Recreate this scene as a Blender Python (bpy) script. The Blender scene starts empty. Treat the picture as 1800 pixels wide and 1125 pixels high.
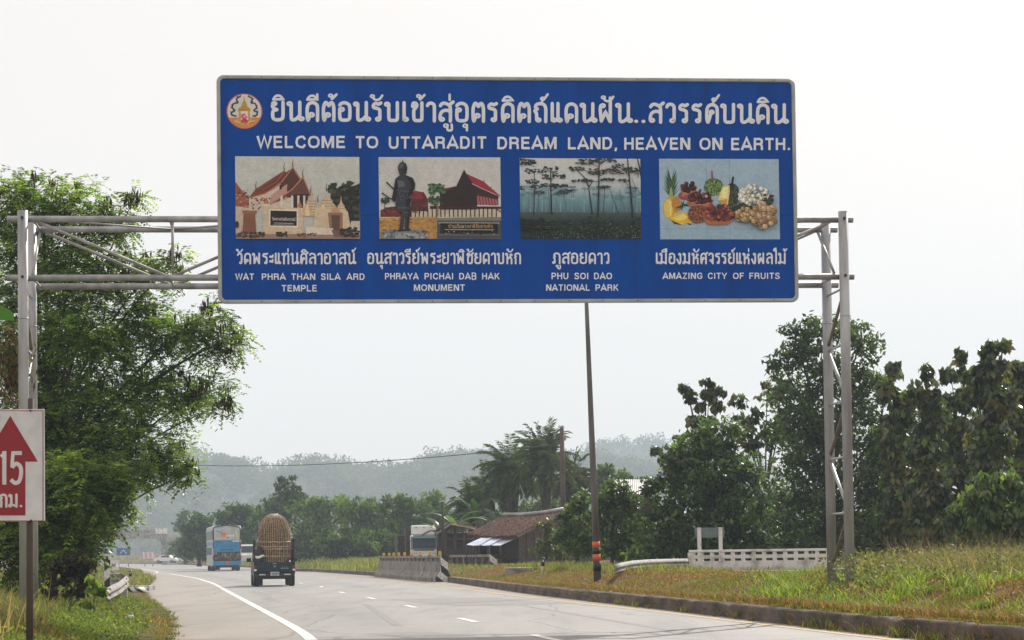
import bpy, bmesh, math, random
import numpy as np
from mathutils import Matrix, Vector
R = math.radians
sc = bpy.context.scene
col = sc.collection

# ------------------------------------------------------------------ camera
F = 4100.0                      # focal length in pixels of the 1800 px wide photograph
H = 1.2                         # eye height above the road
PITCH, ROLL = R(2.2), R(-0.75)
SHIFT = (412.5 - F * math.tan(PITCH) / math.cos(ROLL)) / 1800.0
cam = bpy.data.cameras.new('camera')
cam.sensor_width = 36.0
cam.lens = F / 1800.0 * 36.0
cam.shift_y = SHIFT
cam.clip_start, cam.clip_end = 0.5, 9000
camo = bpy.data.objects.new('camera', cam)
col.objects.link(camo)
CAMROT = (Matrix.Rotation(R(90) + PITCH, 4, 'X') @ Matrix.Rotation(ROLL, 4, 'Z'))
camo.matrix_world = Matrix.Translation((0, 0, H)) @ CAMROT
sc.camera = camo

# ------------------------------------------------------------------ sky, sun, exposure
SUN_EL, SUN_AZ = R(37), R(27)   # ahead of the camera and to the right
w = bpy.data.worlds.new('World')
sc.world = w
w.use_nodes = True
nt = w.node_tree
nt.nodes.clear()
sky = nt.nodes.new('ShaderNodeTexSky')
sky.sky_type = 'NISHITA'
sky.sun_disc = False
sky.sun_elevation = SUN_EL
sky.sun_rotation = SUN_AZ
sky.air_density = 1.4
sky.dust_density = 5.0
hs = nt.nodes.new('ShaderNodeHueSaturation')
hs.inputs['Saturation'].default_value = 0.10
mx = nt.nodes.new('ShaderNodeMix')          # milky, evenly bright veil of the hazy dry season
mx.data_type = 'RGBA'
mx.inputs[0].default_value = 0.85
mx.inputs[7].default_value = (9.5, 8.75, 8.25, 1)
bg = nt.nodes.new('ShaderNodeBackground')
bg.inputs['Strength'].default_value = 0.099
out = nt.nodes.new('ShaderNodeOutputWorld')
nt.links.new(sky.outputs[0], hs.inputs['Color'])
nt.links.new(hs.outputs[0], mx.inputs[6])
nt.links.new(mx.outputs[2], bg.inputs[0])
nt.links.new(bg.outputs[0], out.inputs[0])

sl = bpy.data.lights.new('sun', 'SUN')
sl.energy = 4.95
sl.angle = R(0.6)
sl.color = (1.0, 0.95, 0.87)
so = bpy.data.objects.new('sun', sl)
col.objects.link(so)
sv = Vector((math.cos(SUN_EL) * math.sin(SUN_AZ), math.cos(SUN_EL) * math.cos(SUN_AZ), math.sin(SUN_EL)))
so.rotation_euler = sv.to_track_quat('Z', 'Y').to_euler()
so.location = (30, 40, 90)

sc.view_settings.view_transform = 'Standard'
sc.view_settings.look = 'None'
sc.view_settings.gamma = 1
sc.view_settings.exposure = 0.2
sc.render.engine = 'CYCLES'
sc.cycles.max_bounces = 7
sc.cycles.diffuse_bounces = 3
sc.cycles.transparent_max_bounces = 8
sc.cycles.volume_bounces = 3
sc.cycles.use_denoising = True

# ------------------------------------------------------------------ pixel helpers
_R3 = np.array(CAMROT.to_3x3())
def ray(px, py):
    d = np.array([(px - 900) / F, ((562.5 - py) + SHIFT * 1800) / F, -1.0])
    return _R3 @ d
def P(px, py, D):
    """world point seen at a photograph pixel, at distance D along the road axis"""
    d = ray(px, py)
    d = d * (D / d[1])
    return Vector((d[0], d[1], d[2] + H))
def YH(px): return 975 - (px - 900) * math.tan(-ROLL)
def PX(px, D): return P(px, YH(px), D).x

# ------------------------------------------------------------------ object helpers
def tag(o, label=None, cat=None, group=None, kind=None):
    if label: o['label'] = label
    if cat: o['category'] = cat
    if group: o['group'] = group
    if kind: o['kind'] = kind
    return o
def thing(name, label, cat, loc=(0, 0, 0), rz=0.0, group=None):
    o = bpy.data.objects.new(name, None)
    o.empty_display_size = 0.2
    col.objects.link(o)
    o.location = loc
    o.rotation_euler = (0, 0, rz)
    return tag(o, label, cat, group)
def copy_tree(o, parent=None):
    c = o.copy(); col.objects.link(c); c.parent = parent
    for ch in list(o.children): copy_tree(ch, c)
    return c

class MB:
    def __init__(self): self.v = []; self.f = []; self.s = []
    def add(self, vs, fs, smooth=False):
        n = len(self.v)
        self.v += [tuple(p) for p in vs]
        self.f += [tuple(i + n for i in f) for f in fs]
        self.s += [smooth] * len(fs)
        return self
    def box(self, c, s, rot=None):
        x, y, z = s[0] / 2, s[1] / 2, s[2] / 2
        vs = [Vector((i * x, j * y, k * z)) for k in (-1, 1) for j in (-1, 1) for i in (-1, 1)]
        if rot is not None: vs = [rot @ p for p in vs]
        c = Vector(c)
        return self.add([c + p for p in vs], [(0, 2, 3, 1), (4, 5, 7, 6), (0, 1, 5, 4), (2, 6, 7, 3), (0, 4, 6, 2), (1, 3, 7, 5)])
    def hexa(self, p):          # 8 corners: bottom 4 then top 4, both counter-clockwise
        return self.add(p, [(3, 2, 1, 0), (4, 5, 6, 7), (0, 1, 5, 4), (1, 2, 6, 5), (2, 3, 7, 6), (3, 0, 4, 7)])
    def tube(self, pts, r, n=12, cap=True):
        pts = [Vector(p) for p in pts]
        m = len(pts)
        rs = r if isinstance(r, (list, tuple)) else [r] * m
        vs, fs = [], []
        up = None
        for i, p in enumerate(pts):
            t = (pts[min(i + 1, m - 1)] - pts[max(i - 1, 0)])
            if t.length < 1e-9: t = Vector((0, 0, 1))
            t.normalize()
            if up is None:
                up = t.orthogonal().normalized()
            else:
                up = (up - t * up.dot(t))
                up = up.normalized() if up.length > 1e-6 else t.orthogonal().normalized()
            sd = t.cross(up)
            for k in range(n):
                a = 2 * math.pi * k / n
                vs.append(p + (up * math.cos(a) + sd * math.sin(a)) * rs[i])
        for i in range(m - 1):
            for k in range(n):
                a, b = i * n + k, i * n + (k + 1) % n
                fs.append((a, b, b + n, a + n))
        self.add(vs, fs, True)
        if cap:
            o = len(self.v) - len(vs)
            self.f.append(tuple(o + k for k in reversed(range(n)))); self.s.append(False)
            self.f.append(tuple(o + (m - 1) * n + k for k in range(n))); self.s.append(False)
        return self
    def lathe(self, prof, n=32, c=(0, 0, 0), smooth=True):
        vs, fs = [], []
        for (r, z) in prof:
            for k in range(n):
                a = 2 * math.pi * k / n
                vs.append((c[0] + r * math.cos(a), c[1] + r * math.sin(a), c[2] + z))
        for i in range(len(prof) - 1):
            for k in range(n):
                a, b = i * n + k, i * n + (k + 1) % n
                fs.append((a, b, b + n, a + n))
        return self.add(vs, fs, smooth)
    def wheel(self, c, r, wd, n=28, inner=0.0):   # axis along local X
        c = Vector(c); vs = []; fs = []
        prof = [(inner, -wd / 2), (r * .93, -wd / 2), (r, -wd * .32), (r, wd * .32), (r * .93, wd / 2), (inner, wd / 2)]
        for (rr, x) in prof:
            for k in range(n):
                a = 2 * math.pi * k / n
                vs.append(c + Vector((x, rr * math.cos(a), rr * math.sin(a))))
        for i in range(len(prof) - 1):
            for k in range(n):
                a, b = i * n + k, i * n + (k + 1) % n
                fs.append((a, b, b + n, a + n))
        return self.add(vs, fs, True)
    def prism(self, poly, a0, a1, axis=0):
        """poly in the two other axes, extruded along axis"""
        def mk(t, p):
            q = [0, 0, 0]; q[axis] = t
            o = [i for i in range(3) if i != axis]
            q[o[0]], q[o[1]] = p
            return q
        n = len(poly)
        vs = [mk(a0, p) for p in poly] + [mk(a1, p) for p in poly]
        fs = [tuple(range(n)), tuple(reversed(range(n, 2 * n)))]
        fs += [(i, i + n, (i + 1) % n + n, (i + 1) % n) for i in range(n)]
        return self.add(vs, fs)
    def build(self, name, mat, parent=None, bevel=0.0, seg=2, fix=True):
        me = bpy.data.meshes.new(name)
        me.from_pydata(self.v, [], self.f)
        me.polygons.foreach_set('use_smooth', self.s)
        if fix:
            bm = bmesh.new(); bm.from_mesh(me)
            bmesh.ops.recalc_face_normals(bm, faces=bm.faces)
            bm.to_mesh(me); bm.free()
        me.materials.append(mat)
        o = bpy.data.objects.new(name, me)
        col.objects.link(o)
        if parent: o.parent = parent
        if bevel:
            b = o.modifiers.new('bevel', 'BEVEL'); b.width = bevel; b.segments = seg; b.limit_method = 'ANGLE'; b.angle_limit = R(40)
        return o

def np_mesh(name, verts, faces, mat, cols=None, parent=None, smooth=False, k=4):
    """verts Nx3, faces Mxk arrays; cols per vertex Nx3"""
    me = bpy.data.meshes.new(name)
    verts = np.asarray(verts, np.float32); faces = np.asarray(faces, np.int32)
    me.vertices.add(len(verts)); me.vertices.foreach_set('co', verts.ravel())
    m = len(faces)
    me.loops.add(m * k); me.loops.foreach_set('vertex_index', faces.ravel())
    me.polygons.add(m)
    me.polygons.foreach_set('loop_start', np.arange(0, m * k, k, dtype=np.int32))
    me.polygons.foreach_set('loop_total', np.full(m, k, np.int32))
    me.polygons.foreach_set('use_smooth', np.full(m, smooth, bool))
    me.update(calc_edges=True)
    if cols is not None:
        a = me.color_attributes.new('Col', 'FLOAT_COLOR', 'POINT')
        c4 = np.ones((len(verts), 4), np.float32); c4[:, :3] = cols
        a.data.foreach_set('color', c4.ravel())
    me.materials.append(mat)
    o = bpy.data.objects.new(name, me)
    col.objects.link(o)
    if parent: o.parent = parent
    return o

# ------------------------------------------------------------------ materials
def newmat(name):
    m = bpy.data.materials.new(name); m.use_nodes = True
    n = m.node_tree; n.nodes.clear()
    o = n.nodes.new('ShaderNodeOutputMaterial')
    return m, n, o
def N(n, t, **kw):
    x = n.nodes.new(t)
    for k_, v_ in kw.items(): setattr(x, k_, v_)
    return x
def ramp(n, stops):
    r = n.nodes.new('ShaderNodeValToRGB')
    el = r.color_ramp.elements
    while len(el) > len(stops): el.remove(el[-1])
    while len(el) < len(stops): el.new(0.5)
    for e, (p, c) in zip(el, stops): e.position = p; e.color = (*c, 1)
    return r
def mat(name, c, rough=0.6, c2=None, scale=3.0, metal=0.0, bump=0.0, bscale=20.0, spec=0.5, stretch=None, detail=6.0, lo=.35, hi=.65):
    m, n, o = newmat(name)
    b = N(n, 'ShaderNodeBsdfPrincipled')
    b.inputs['Roughness'].default_value = rough
    b.inputs['Metallic'].default_value = metal
    b.inputs['Specular IOR Level'].default_value = spec
    tc = N(n, 'ShaderNodeTexCoord'); mp = N(n, 'ShaderNodeMapping')
    if stretch: mp.inputs['Scale'].default_value = stretch
    n.links.new(tc.outputs['Object'], mp.inputs[0])
    if c2 is None: c2 = tuple(x * .8 for x in c)
    nz = N(n, 'ShaderNodeTexNoise'); nz.inputs['Scale'].default_value = scale; nz.inputs['Detail'].default_value = detail
    n.links.new(mp.outputs[0], nz.inputs['Vector'])
    rp = ramp(n, [(lo, c2), (hi, c)])
    n.links.new(nz.outputs[0], rp.inputs[0])
    n.links.new(rp.outputs[0], b.inputs['Base Color'])
    if bump:
        nb = N(n, 'ShaderNodeTexNoise'); nb.inputs['Scale'].default_value = bscale; nb.inputs['Detail'].default_value = 5
        n.links.new(mp.outputs[0], nb.inputs['Vector'])
        bp = N(n, 'ShaderNodeBump'); bp.inputs['Strength'].default_value = bump; bp.inputs['Distance'].default_value = .03
        n.links.new(nb.outputs[0], bp.inputs['Height']); n.links.new(bp.outputs[0], b.inputs['Normal'])
    n.links.new(b.outputs[0], o.inputs[0])
    return m
def leafmat(name, trans=0.5, rough=0.38, spec=0.55, tint=(1.0, 1.15, .5)):
    m, n, o = newmat(name)
    at = N(n, 'ShaderNodeAttribute', attribute_name='Col')
    b = N(n, 'ShaderNodeBsdfPrincipled')
    b.inputs['Roughness'].default_value = rough
    b.inputs['Specular IOR Level'].default_value = spec
    t = N(n, 'ShaderNodeBsdfTranslucent')
    mu = N(n, 'ShaderNodeMix', data_type='RGBA', blend_type='MULTIPLY'); mu.inputs[0].default_value = 1
    mu.inputs[7].default_value = (*[x * 1.5 for x in tint], 1)
    n.links.new(at.outputs['Color'], b.inputs['Base Color'])
    n.links.new(at.outputs['Color'], mu.inputs[6]); n.links.new(mu.outputs[2], t.inputs['Color'])
    ms = N(n, 'ShaderNodeMixShader'); ms.inputs[0].default_value = trans
    n.links.new(b.outputs[0], ms.inputs[1]); n.links.new(t.outputs[0], ms.inputs[2])
    n.links.new(ms.outputs[0], o.inputs[0])
    return m
def attrmat(name, rough=0.55, spec=0.3):
    # grainy, mottled, slightly faded ink
    m, n, o = newmat(name)
    at = N(n, 'ShaderNodeAttribute', attribute_name='Col')
    b = N(n, 'ShaderNodeBsdfPrincipled')
    b.inputs['Roughness'].default_value = rough
    b.inputs['Specular IOR Level'].default_value = spec
    tc = N(n, 'ShaderNodeTexCoord'); cur = at.outputs['Color']
    for sc_, lo_, hi_ in ((7.0, .88, 1.08), (34.0, .82, 1.15), (2.0, .93, 1.05)):
        z = N(n, 'ShaderNodeTexNoise'); z.inputs['Scale'].default_value = sc_; z.inputs['Detail'].default_value = 7; z.inputs['Roughness'].default_value = .75
        n.links.new(tc.outputs['Object'], z.inputs['Vector'])
        r = ramp(n, [(.34, (lo_,) * 3), (.66, (hi_,) * 3)]); n.links.new(z.outputs[0], r.inputs[0])
        mu = N(n, 'ShaderNodeMix', data_type='RGBA', blend_type='MULTIPLY'); mu.inputs[0].default_value = 1
        n.links.new(cur, mu.inputs[6]); n.links.new(r.outputs[0], mu.inputs[7]); cur = mu.outputs[2]
    n.links.new(cur, b.inputs['Base Color'])
    n.links.new(b.outputs[0], o.inputs[0])
    return m
def stripemat(name, a, b_, freq, vec=(0, 0.7, 0.7), rough=.6):
    """hard diagonal stripes with scuffed paint"""
    m, n, o = newmat(name)
    b = N(n, 'ShaderNodeBsdfPrincipled'); b.inputs['Roughness'].default_value = rough
    tc = N(n, 'ShaderNodeTexCoord')
    dt = N(n, 'ShaderNodeVectorMath', operation='DOT_PRODUCT'); dt.inputs[1].default_value = vec
    n.links.new(tc.outputs['Object'], dt.inputs[0])
    ml = N(n, 'ShaderNodeMath', operation='MULTIPLY'); ml.inputs[1].default_value = freq
    n.links.new(dt.outputs['Value'], ml.inputs[0])
    fr = N(n, 'ShaderNodeMath', operation='FRACT'); n.links.new(ml.outputs[0], fr.inputs[0])
    gt = N(n, 'ShaderNodeMath', operation='GREATER_THAN'); gt.inputs[1].default_value = .5
    n.links.new(fr.outputs[0], gt.inputs[0])
    mixc = N(n, 'ShaderNodeMix', data_type='RGBA'); mixc.inputs[6].default_value = (*a, 1); mixc.inputs[7].default_value = (*b_, 1)
    n.links.new(gt.outputs[0], mixc.inputs[0])
    nz = N(n, 'ShaderNodeTexNoise'); nz.inputs['Scale'].default_value = 9; nz.inputs['Detail'].default_value = 8
    n.links.new(tc.outputs['Object'], nz.inputs['Vector'])
    rp = ramp(n, [(.35, (.6, .58, .55)), (.6, (1, 1, 1))]); n.links.new(nz.outputs[0], rp.inputs[0])
    mu = N(n, 'ShaderNodeMix', data_type='RGBA', blend_type='MULTIPLY'); mu.inputs[0].default_value = 1
    n.links.new(mixc.outputs[2], mu.inputs[6]); n.links.new(rp.outputs[0], mu.inputs[7])
    n.links.new(mu.outputs[2], b.inputs['Base Color']); n.links.new(b.outputs[0], o.inputs[0])
    return m

M = {}
M['steel'] = mat('galvanised_steel', (.47, .475, .485), .5, (.27, .27, .275), 3.2, metal=.3, bump=.08, stretch=(1.5, 1.5, .3), detail=10)
M['steel_old'] = mat('weathered_steel', (.42, .41, .40), .55, (.22, .20, .19), 3.0, metal=.25)
M['ruststeel'] = mat('stained_steel', (.26, .22, .18), .6, (.13, .09, .06), 4.0, metal=.2)
M['blue'] = mat('sign_blue', (.0005, .068, .36), .5, (.0006, .054, .29), 1.4, spec=.12, detail=7, stretch=(2.2, 1, .22))
M['signwhite'] = mat('reflective_white', (.80, .84, .90), .45, (.72, .76, .82), 5.0)
M['signframe'] = mat('sign_edge_grey', (.42, .43, .42), .5, (.30, .31, .30), 2.5, metal=.1)
M['seam'] = mat('seam_dark', (.008, .02, .06), .6)
M['print'] = attrmat('printed_picture', .5)
M['red'] = mat('sign_red', (.30, .008, .018), .5, (.25, .006, .014), 4)
M['oldwhite'] = mat('weathered_white_board', (.70, .70, .72), .6, (.58, .58, .59), 5.0)
M['wood'] = mat('grey_wood_post', (.12, .085, .07), .8, (.045, .03, .028), 6, bump=.4, stretch=(1, 1, .12))
M['bark'] = mat('bark', (.14, .11, .085), .9, (.06, .048, .038), 6, bump=.5, stretch=(1, 1, .25))
M['darkbark'] = mat('dark_bark', (.06, .05, .042), .9, (.03, .025, .02), 6, bump=.5, stretch=(1, 1, .25))
M['concrete'] = mat('stained_concrete', (.36, .34, .31), .85, (.17, .15, .135), 2.2, bump=.25, detail=9)
M['kerb'] = mat('mouldy_kerb_and_shade', (.15, .11, .09), .9, (.035, .024, .02), 2.6, bump=.5, bscale=12, detail=10, stretch=(1, .35, 1))
M['whiteconc'] = mat('white_painted_concrete', (.74, .73, .71), .75, (.38, .36, .33), 2.4, bump=.15, detail=10, lo=.30, hi=.52)
M['rail'] = mat('guardrail_zinc', (.30, .30, .295), .75, (.17, .165, .16), 3, metal=0, detail=9)
M['polegrey'] = mat('old_lamp_post', (.15, .14, .135), .7, (.075, .068, .065), 2.5, stretch=(2, 2, .3), detail=9)
M['oldconc'] = mat('mouldy_concrete', (.30, .275, .25), .9, (.055, .048, .043), 2.6, bump=.4, detail=11, stretch=(2.2, 2.2, .55), lo=.36, hi=.60)
M['oldpaintrail'] = mat('dirty_white_rail', (.34, .325, .30), .8, (.15, .135, .12), 3, detail=9)
M['paintw'] = mat('road_paint_white', (.66, .645, .61), .6, (.36, .35, .335), 5, detail=10, lo=.3, hi=.5)
M['painty'] = mat('road_paint_yellow', (.52, .33, .11), .6, (.34, .25, .14), 3, detail=10, lo=.35, hi=.6)
M['tyre'] = mat('tyre_rubber', (.018, .018, .019), .8)
M['rim'] = mat('wheel_rim', (.30, .30, .31), .4, metal=.6)
M['black'] = mat('black_plastic', (.014, .014, .016), .5)
M['glass'] = mat('dark_glass', (.022, .042, .062), .15, spec=.25)
M['redlens'] = mat('red_lens', (.22, .012, .012), .3)
M['orange'] = mat('orange_paint', (.62, .12, .02), .5)
M['leaf'] = leafmat('leaf')
M['far'] = leafmat('far_leaf', .35, .9, .05)
M['leafdark'] = leafmat('leaf_thick', .36, .36, .55)
M['grass'] = leafmat('grass_blade', .42, .6, .25, (1.0, 1.05, .55))
M['dry'] = leafmat('dry_leaf', .3, .8, .15, (1.1, .9, .6))
# ------------------------------------------------------------------ terrain, road
TR = np.array([[10, 8.6], [20, 7.1], [30.9, 5.5], [37.3, 4.55], [45.9, 3.6], [57.9, 2.1], [69.3, .66], [90, -1.4], [105, -2.9], [140, -7.9], [213, -19.6], [317, -36.8], [535, -78], [820, -148], [1200, -270]])
TY = np.array([[10, 8.1], [20, 6.6], [30.9, 5.1], [37.3, 4.14], [44.3, 3.4], [54, 1.98], [63.5, .6], [90, -2.6], [124, -7.56], [213, -21.2], [317, -38.6], [535, -80], [820, -151], [1200, -274]])
TWl = np.array([[10, -1], [20, -1.6], [33.8, -2.84], [41, -3.9], [58.6, -6.5], [85.6, -10.5], [112.8, -14.5], [142.6, -19.3], [187.8, -27.5], [284, -44.8], [535, -93], [820, -165], [1200, -288]])
TL = np.array([[10, -2.6], [20, -3.6], [36.3, -5.3], [50.7, -7.5], [68.6, -10.7], [95, -15], [145, -22.2], [266, -42.6], [535, -95], [820, -168], [1200, -291]])
def _sm(T):
    ys = np.concatenate([np.arange(10, 200, 2.0), np.arange(200, 1201, 10.0)])
    xs = np.interp(ys, T[:, 0], T[:, 1])
    for _ in range(3):
        xs[2:-2] = (xs[:-4] + xs[1:-3] * 2 + xs[2:-2] * 3 + xs[3:-1] * 2 + xs[4:]) / 9
    return ys, xs
_eR, _eY, _eW, _eL = _sm(TR), _sm(TY), _sm(TWl), _sm(TL)
eR = lambda y: np.interp(y, *_eR)
eY = lambda y: np.interp(y, *_eY)
eW = lambda y: np.interp(y, *_eW)
eL = lambda y: np.interp(y, *_eL)
def ss(t): t = np.clip(t, 0, 1); return t * t * (3 - 2 * t)
def wob(x, y, s=1.0):
    return (np.sin(x * 1.7 * s + y * .6 * s) + np.sin(y * 1.1 * s - x * .8 * s + 1.3) + np.sin(x * 3.1 * s + 2.0) * np.sin(y * 2.3 * s + .7)) / 3
KERB = 0.25
def gz(x, y):
    x = np.asarray(x, float); y = np.asarray(y, float)
    t = x - eR(y)
    near = 1 - ss((y - 75) / 40)
    amp = .40 * near + .42 * (1 - near) + 1.0 * ss((y - 270) / 160)
    zr = KERB - .02 + amp * ss((t - .25) / (2.2 + .8 * (1 - near))) - .20 * ss((t - 3.2) / 3.5) * near * (1 - .75 * ss((x - y * .125) / .8)) + .07 * wob(x, y) * ss(t / 1.0) + .035 * wob(x, y, 3.3) * ss(t / .8)
    s = eL(y) - x
    zl = .02 + .42 * ss((s - .3) / 5) + .05 * wob(x, y) * ss(s / 1.2) + .02 * wob(x, y, 3) * ss(s / .6)
    return np.where(t > 0, zr, np.where(s > 0, zl, 0.0))

def grid_mesh(name, X, Y, Z, m, parent=None):
    a, b = X.shape
    v = np.stack([X, Y, Z], -1).reshape(-1, 3)
    i = np.arange(a * b).reshape(a, b)
    f = np.stack([i[:-1, :-1], i[:-1, 1:], i[1:, 1:], i[1:, :-1]], -1).reshape(-1, 4)
    return np_mesh(name, v, f, m, parent=parent, smooth=True)

def groundmat(name, stops, scale, scale2=18.0):
    m, n, o = newmat(name)
    b = N(n, 'ShaderNodeBsdfPrincipled'); b.inputs['Roughness'].default_value = .95; b.inputs['Specular IOR Level'].default_value = .15
    tc = N(n, 'ShaderNodeTexCoord')
    n1 = N(n, 'ShaderNodeTexNoise'); n1.inputs['Scale'].default_value = scale; n1.inputs['Detail'].default_value = 9; n1.inputs['Roughness'].default_value = .7
    n2 = N(n, 'ShaderNodeTexNoise'); n2.inputs['Scale'].default_value = scale2; n2.inputs['Detail'].default_value = 6
    n.links.new(tc.outputs['Object'], n1.inputs['Vector']); n.links.new(tc.outputs['Object'], n2.inputs['Vector'])
    rp = ramp(n, stops); n.links.new(n1.outputs[0], rp.inputs[0])
    r2 = ramp(n, [(.3, (.5, .5, .5)), (.7, (1.25, 1.2, 1.1))]); n.links.new(n2.outputs[0], r2.inputs[0])
    mu = N(n, 'ShaderNodeMix', data_type='RGBA', blend_type='MULTIPLY'); mu.inputs[0].default_value = 1
    n.links.new(rp.outputs[0], mu.inputs[6]); n.links.new(r2.outputs[0], mu.inputs[7])
    n.links.new(mu.outputs[2], b.inputs['Base Color'])
    bp = N(n, 'ShaderNodeBump'); bp.inputs['Strength'].default_value = .6; bp.inputs['Distance'].default_value = .06
    n.links.new(n2.outputs[0], bp.inputs['Height']); n.links.new(bp.outputs[0], b.inputs['Normal'])
    n.links.new(b.outputs[0], o.inputs[0])
    return m
M['bank'] = groundmat('dry_grass_ground', [(.30, (.055, .030, .016)), (.46, (.15, .085, .036)), (.6, (.12, .085, .03)), (.75, (.07, .07, .022))], .55)
M['verge'] = groundmat('weedy_ground', [(.3, (.06, .045, .025)), (.5, (.10, .095, .03)), (.7, (.13, .09, .05))], .8)
M['hillgreen'] = groundmat('hill_green', [(.3, (.03, .04, .02)), (.6, (.05, .06, .028))], .02)
M['field'] = groundmat('field_ground', [(.3, (.08, .075, .03)), (.6, (.13, .10, .05))], .05)

# road surface: worn grey asphalt, dustier on the shoulder
def roadmat():
    m, n, o = newmat('worn_asphalt')
    b = N(n, 'ShaderNodeBsdfPrincipled'); b.inputs['Roughness'].default_value = .62; b.inputs['Specular IOR Level'].default_value = .45
    tc = N(n, 'ShaderNodeTexCoord')
    at = N(n, 'ShaderNodeAttribute', attribute_name='Col')
    mp = N(n, 'ShaderNodeMapping'); mp.inputs['Scale'].default_value = (1.0, .10, 1)
    n.links.new(tc.outputs['Object'], mp.inputs[0])
    n1 = N(n, 'ShaderNodeTexNoise'); n1.inputs['Scale'].default_value = .9; n1.inputs['Detail'].default_value = 9; n1.inputs['Roughness'].default_value = .65
    n.links.new(mp.outputs[0], n1.inputs['Vector'])
    n2 = N(n, 'ShaderNodeTexNoise'); n2.inputs['Scale'].default_value = 38; n2.inputs['Detail'].default_value = 3
    n.links.new(tc.outputs['Object'], n2.inputs['Vector'])
    r1 = ramp(n, [(.25, (.62, .62, .63)), (.48, (.96, .96, .96)), (.78, (1.2, 1.16, 1.10))]); n.links.new(n1.outputs[0], r1.inputs[0])
    r2 = ramp(n, [(.32, (.58, .58, .58)), (.6, (1.12, 1.12, 1.12))]); n.links.new(n2.outputs[0], r2.inputs[0])
    m1 = N(n, 'ShaderNodeMix', data_type='RGBA', blend_type='MULTIPLY'); m1.inputs[0].default_value = 1
    m2 = N(n, 'ShaderNodeMix', data_type='RGBA', blend_type='MULTIPLY'); m2.inputs[0].default_value = 1
    n.links.new(at.outputs['Color'], m1.inputs[6]); n.links.new(r1.outputs[0], m1.inputs[7])
    n.links.new(m1.outputs[2], m2.inputs[6]); n.links.new(r2.outputs[0], m2.inputs[7])
    # cracks
    mpc = N(n, 'ShaderNodeMapping'); mpc.inputs['Scale'].default_value = (.34, .16, 1)
    n.links.new(tc.outputs['Object'], mpc.inputs[0])
    nd = N(n, 'ShaderNodeTexNoise'); nd.inputs['Scale'].default_value = 1.6; nd.inputs['Detail'].default_value = 6
    n.links.new(mpc.outputs[0], nd.inputs['Vector'])
    mxv = N(n, 'ShaderNodeMix', data_type='VECTOR'); mxv.inputs[0].default_value = .12
    n.links.new(mpc.outputs[0], mxv.inputs[4]); n.links.new(nd.outputs['Color'], mxv.inputs[5])
    vo = N(n, 'ShaderNodeTexVoronoi', feature='DISTANCE_TO_EDGE'); vo.inputs['Scale'].default_value = 1.0
    n.links.new(mxv.outputs[1], vo.inputs['Vector'])
    r3 = ramp(n, [(.0, (.45, .43, .41)), (.010, (1, 1, 1))]); n.links.new(vo.outputs['Distance'], r3.inputs[0])
    m3 = N(n, 'ShaderNodeMix', data_type='RGBA', blend_type='MULTIPLY'); m3.inputs[0].default_value = .8
    n.links.new(m2.outputs[2], m3.inputs[6]); n.links.new(r3.outputs[0], m3.inputs[7])
    n.links.new(m3.outputs[2], b.inputs['Base Color'])
    bp = N(n, 'ShaderNodeBump'); bp.inputs['Strength'].default_value = .25; bp.inputs['Distance'].default_value = .01
    n.links.new(n2.outputs[0], bp.inputs['Height']); n.links.new(bp.outputs[0], b.inputs['Normal'])
    n.links.new(b.outputs[0], o.inputs[0])
    return m
M['road'] = roadmat()
ys = np.concatenate([np.arange(12, 120, 1.0), np.arange(120, 300, 4.0), np.arange(300, 1201, 20.0)])
NC = 41
fr = np.linspace(0, 1, NC)
rng = np.random.default_rng(5)
wl = eL(ys) - .5 - .15
XX = wl[:, None] * (1 - fr) + (eR(ys) + .1)[:, None] * fr
YY = np.repeat(ys[:, None], NC, 1)
road = grid_mesh('road', XX, YY, np.zeros_like(XX), M['road'])
tw = (XX - eW(ys)[:, None])                 # metres right of the edge line
ty = (XX - eY(ys)[:, None])
asp = np.array([.245, .238, .230]); dust = np.array([.262, .234, .208]); edge = np.array([.22, .172, .13])
k1 = ss((-tw + .15) / .5)[..., None]
ck = asp * (1 - k1) + dust * k1
k2 = ss((eL(ys)[:, None] + .55 - XX) / .9 + .1 * wob(XX, YY, 2))[..., None]
ck = ck * (1 - k2) + edge * k2
k3 = (ss((ty + .35) / .5) * .8)[..., None]
ck = ck * (1 - k3) + np.array([.21, .172, .135]) * k3
lane = np.clip(1 - np.abs(tw - 1.7) / .9, 0, 1) * .16 + np.clip(1 - np.abs(tw - 5.6) / .9, 0, 1) * .12 + np.clip(1 - np.abs(tw + 1.2) / .5, 0, 1) * .05
ck = ck * (1 - lane[..., None])
a = road.data.color_attributes.new('Col', 'FLOAT_COLOR', 'POINT')
c4 = np.ones((XX.size, 4), np.float32); c4[:, :3] = ck.reshape(-1, 3); a.data.foreach_set('color', c4.ravel())
tag(road, kind='structure')

# ground under everything
bmg = MB(); bmg.add([(-1500, -100, -.35), (1500, -100, -.35), (1500, 2400, -.35), (-1500, 2400, -.35)], [(0, 1, 2, 3)])
tag(bmg.build('ground', M['field'], fix=False), kind='structure')
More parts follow.
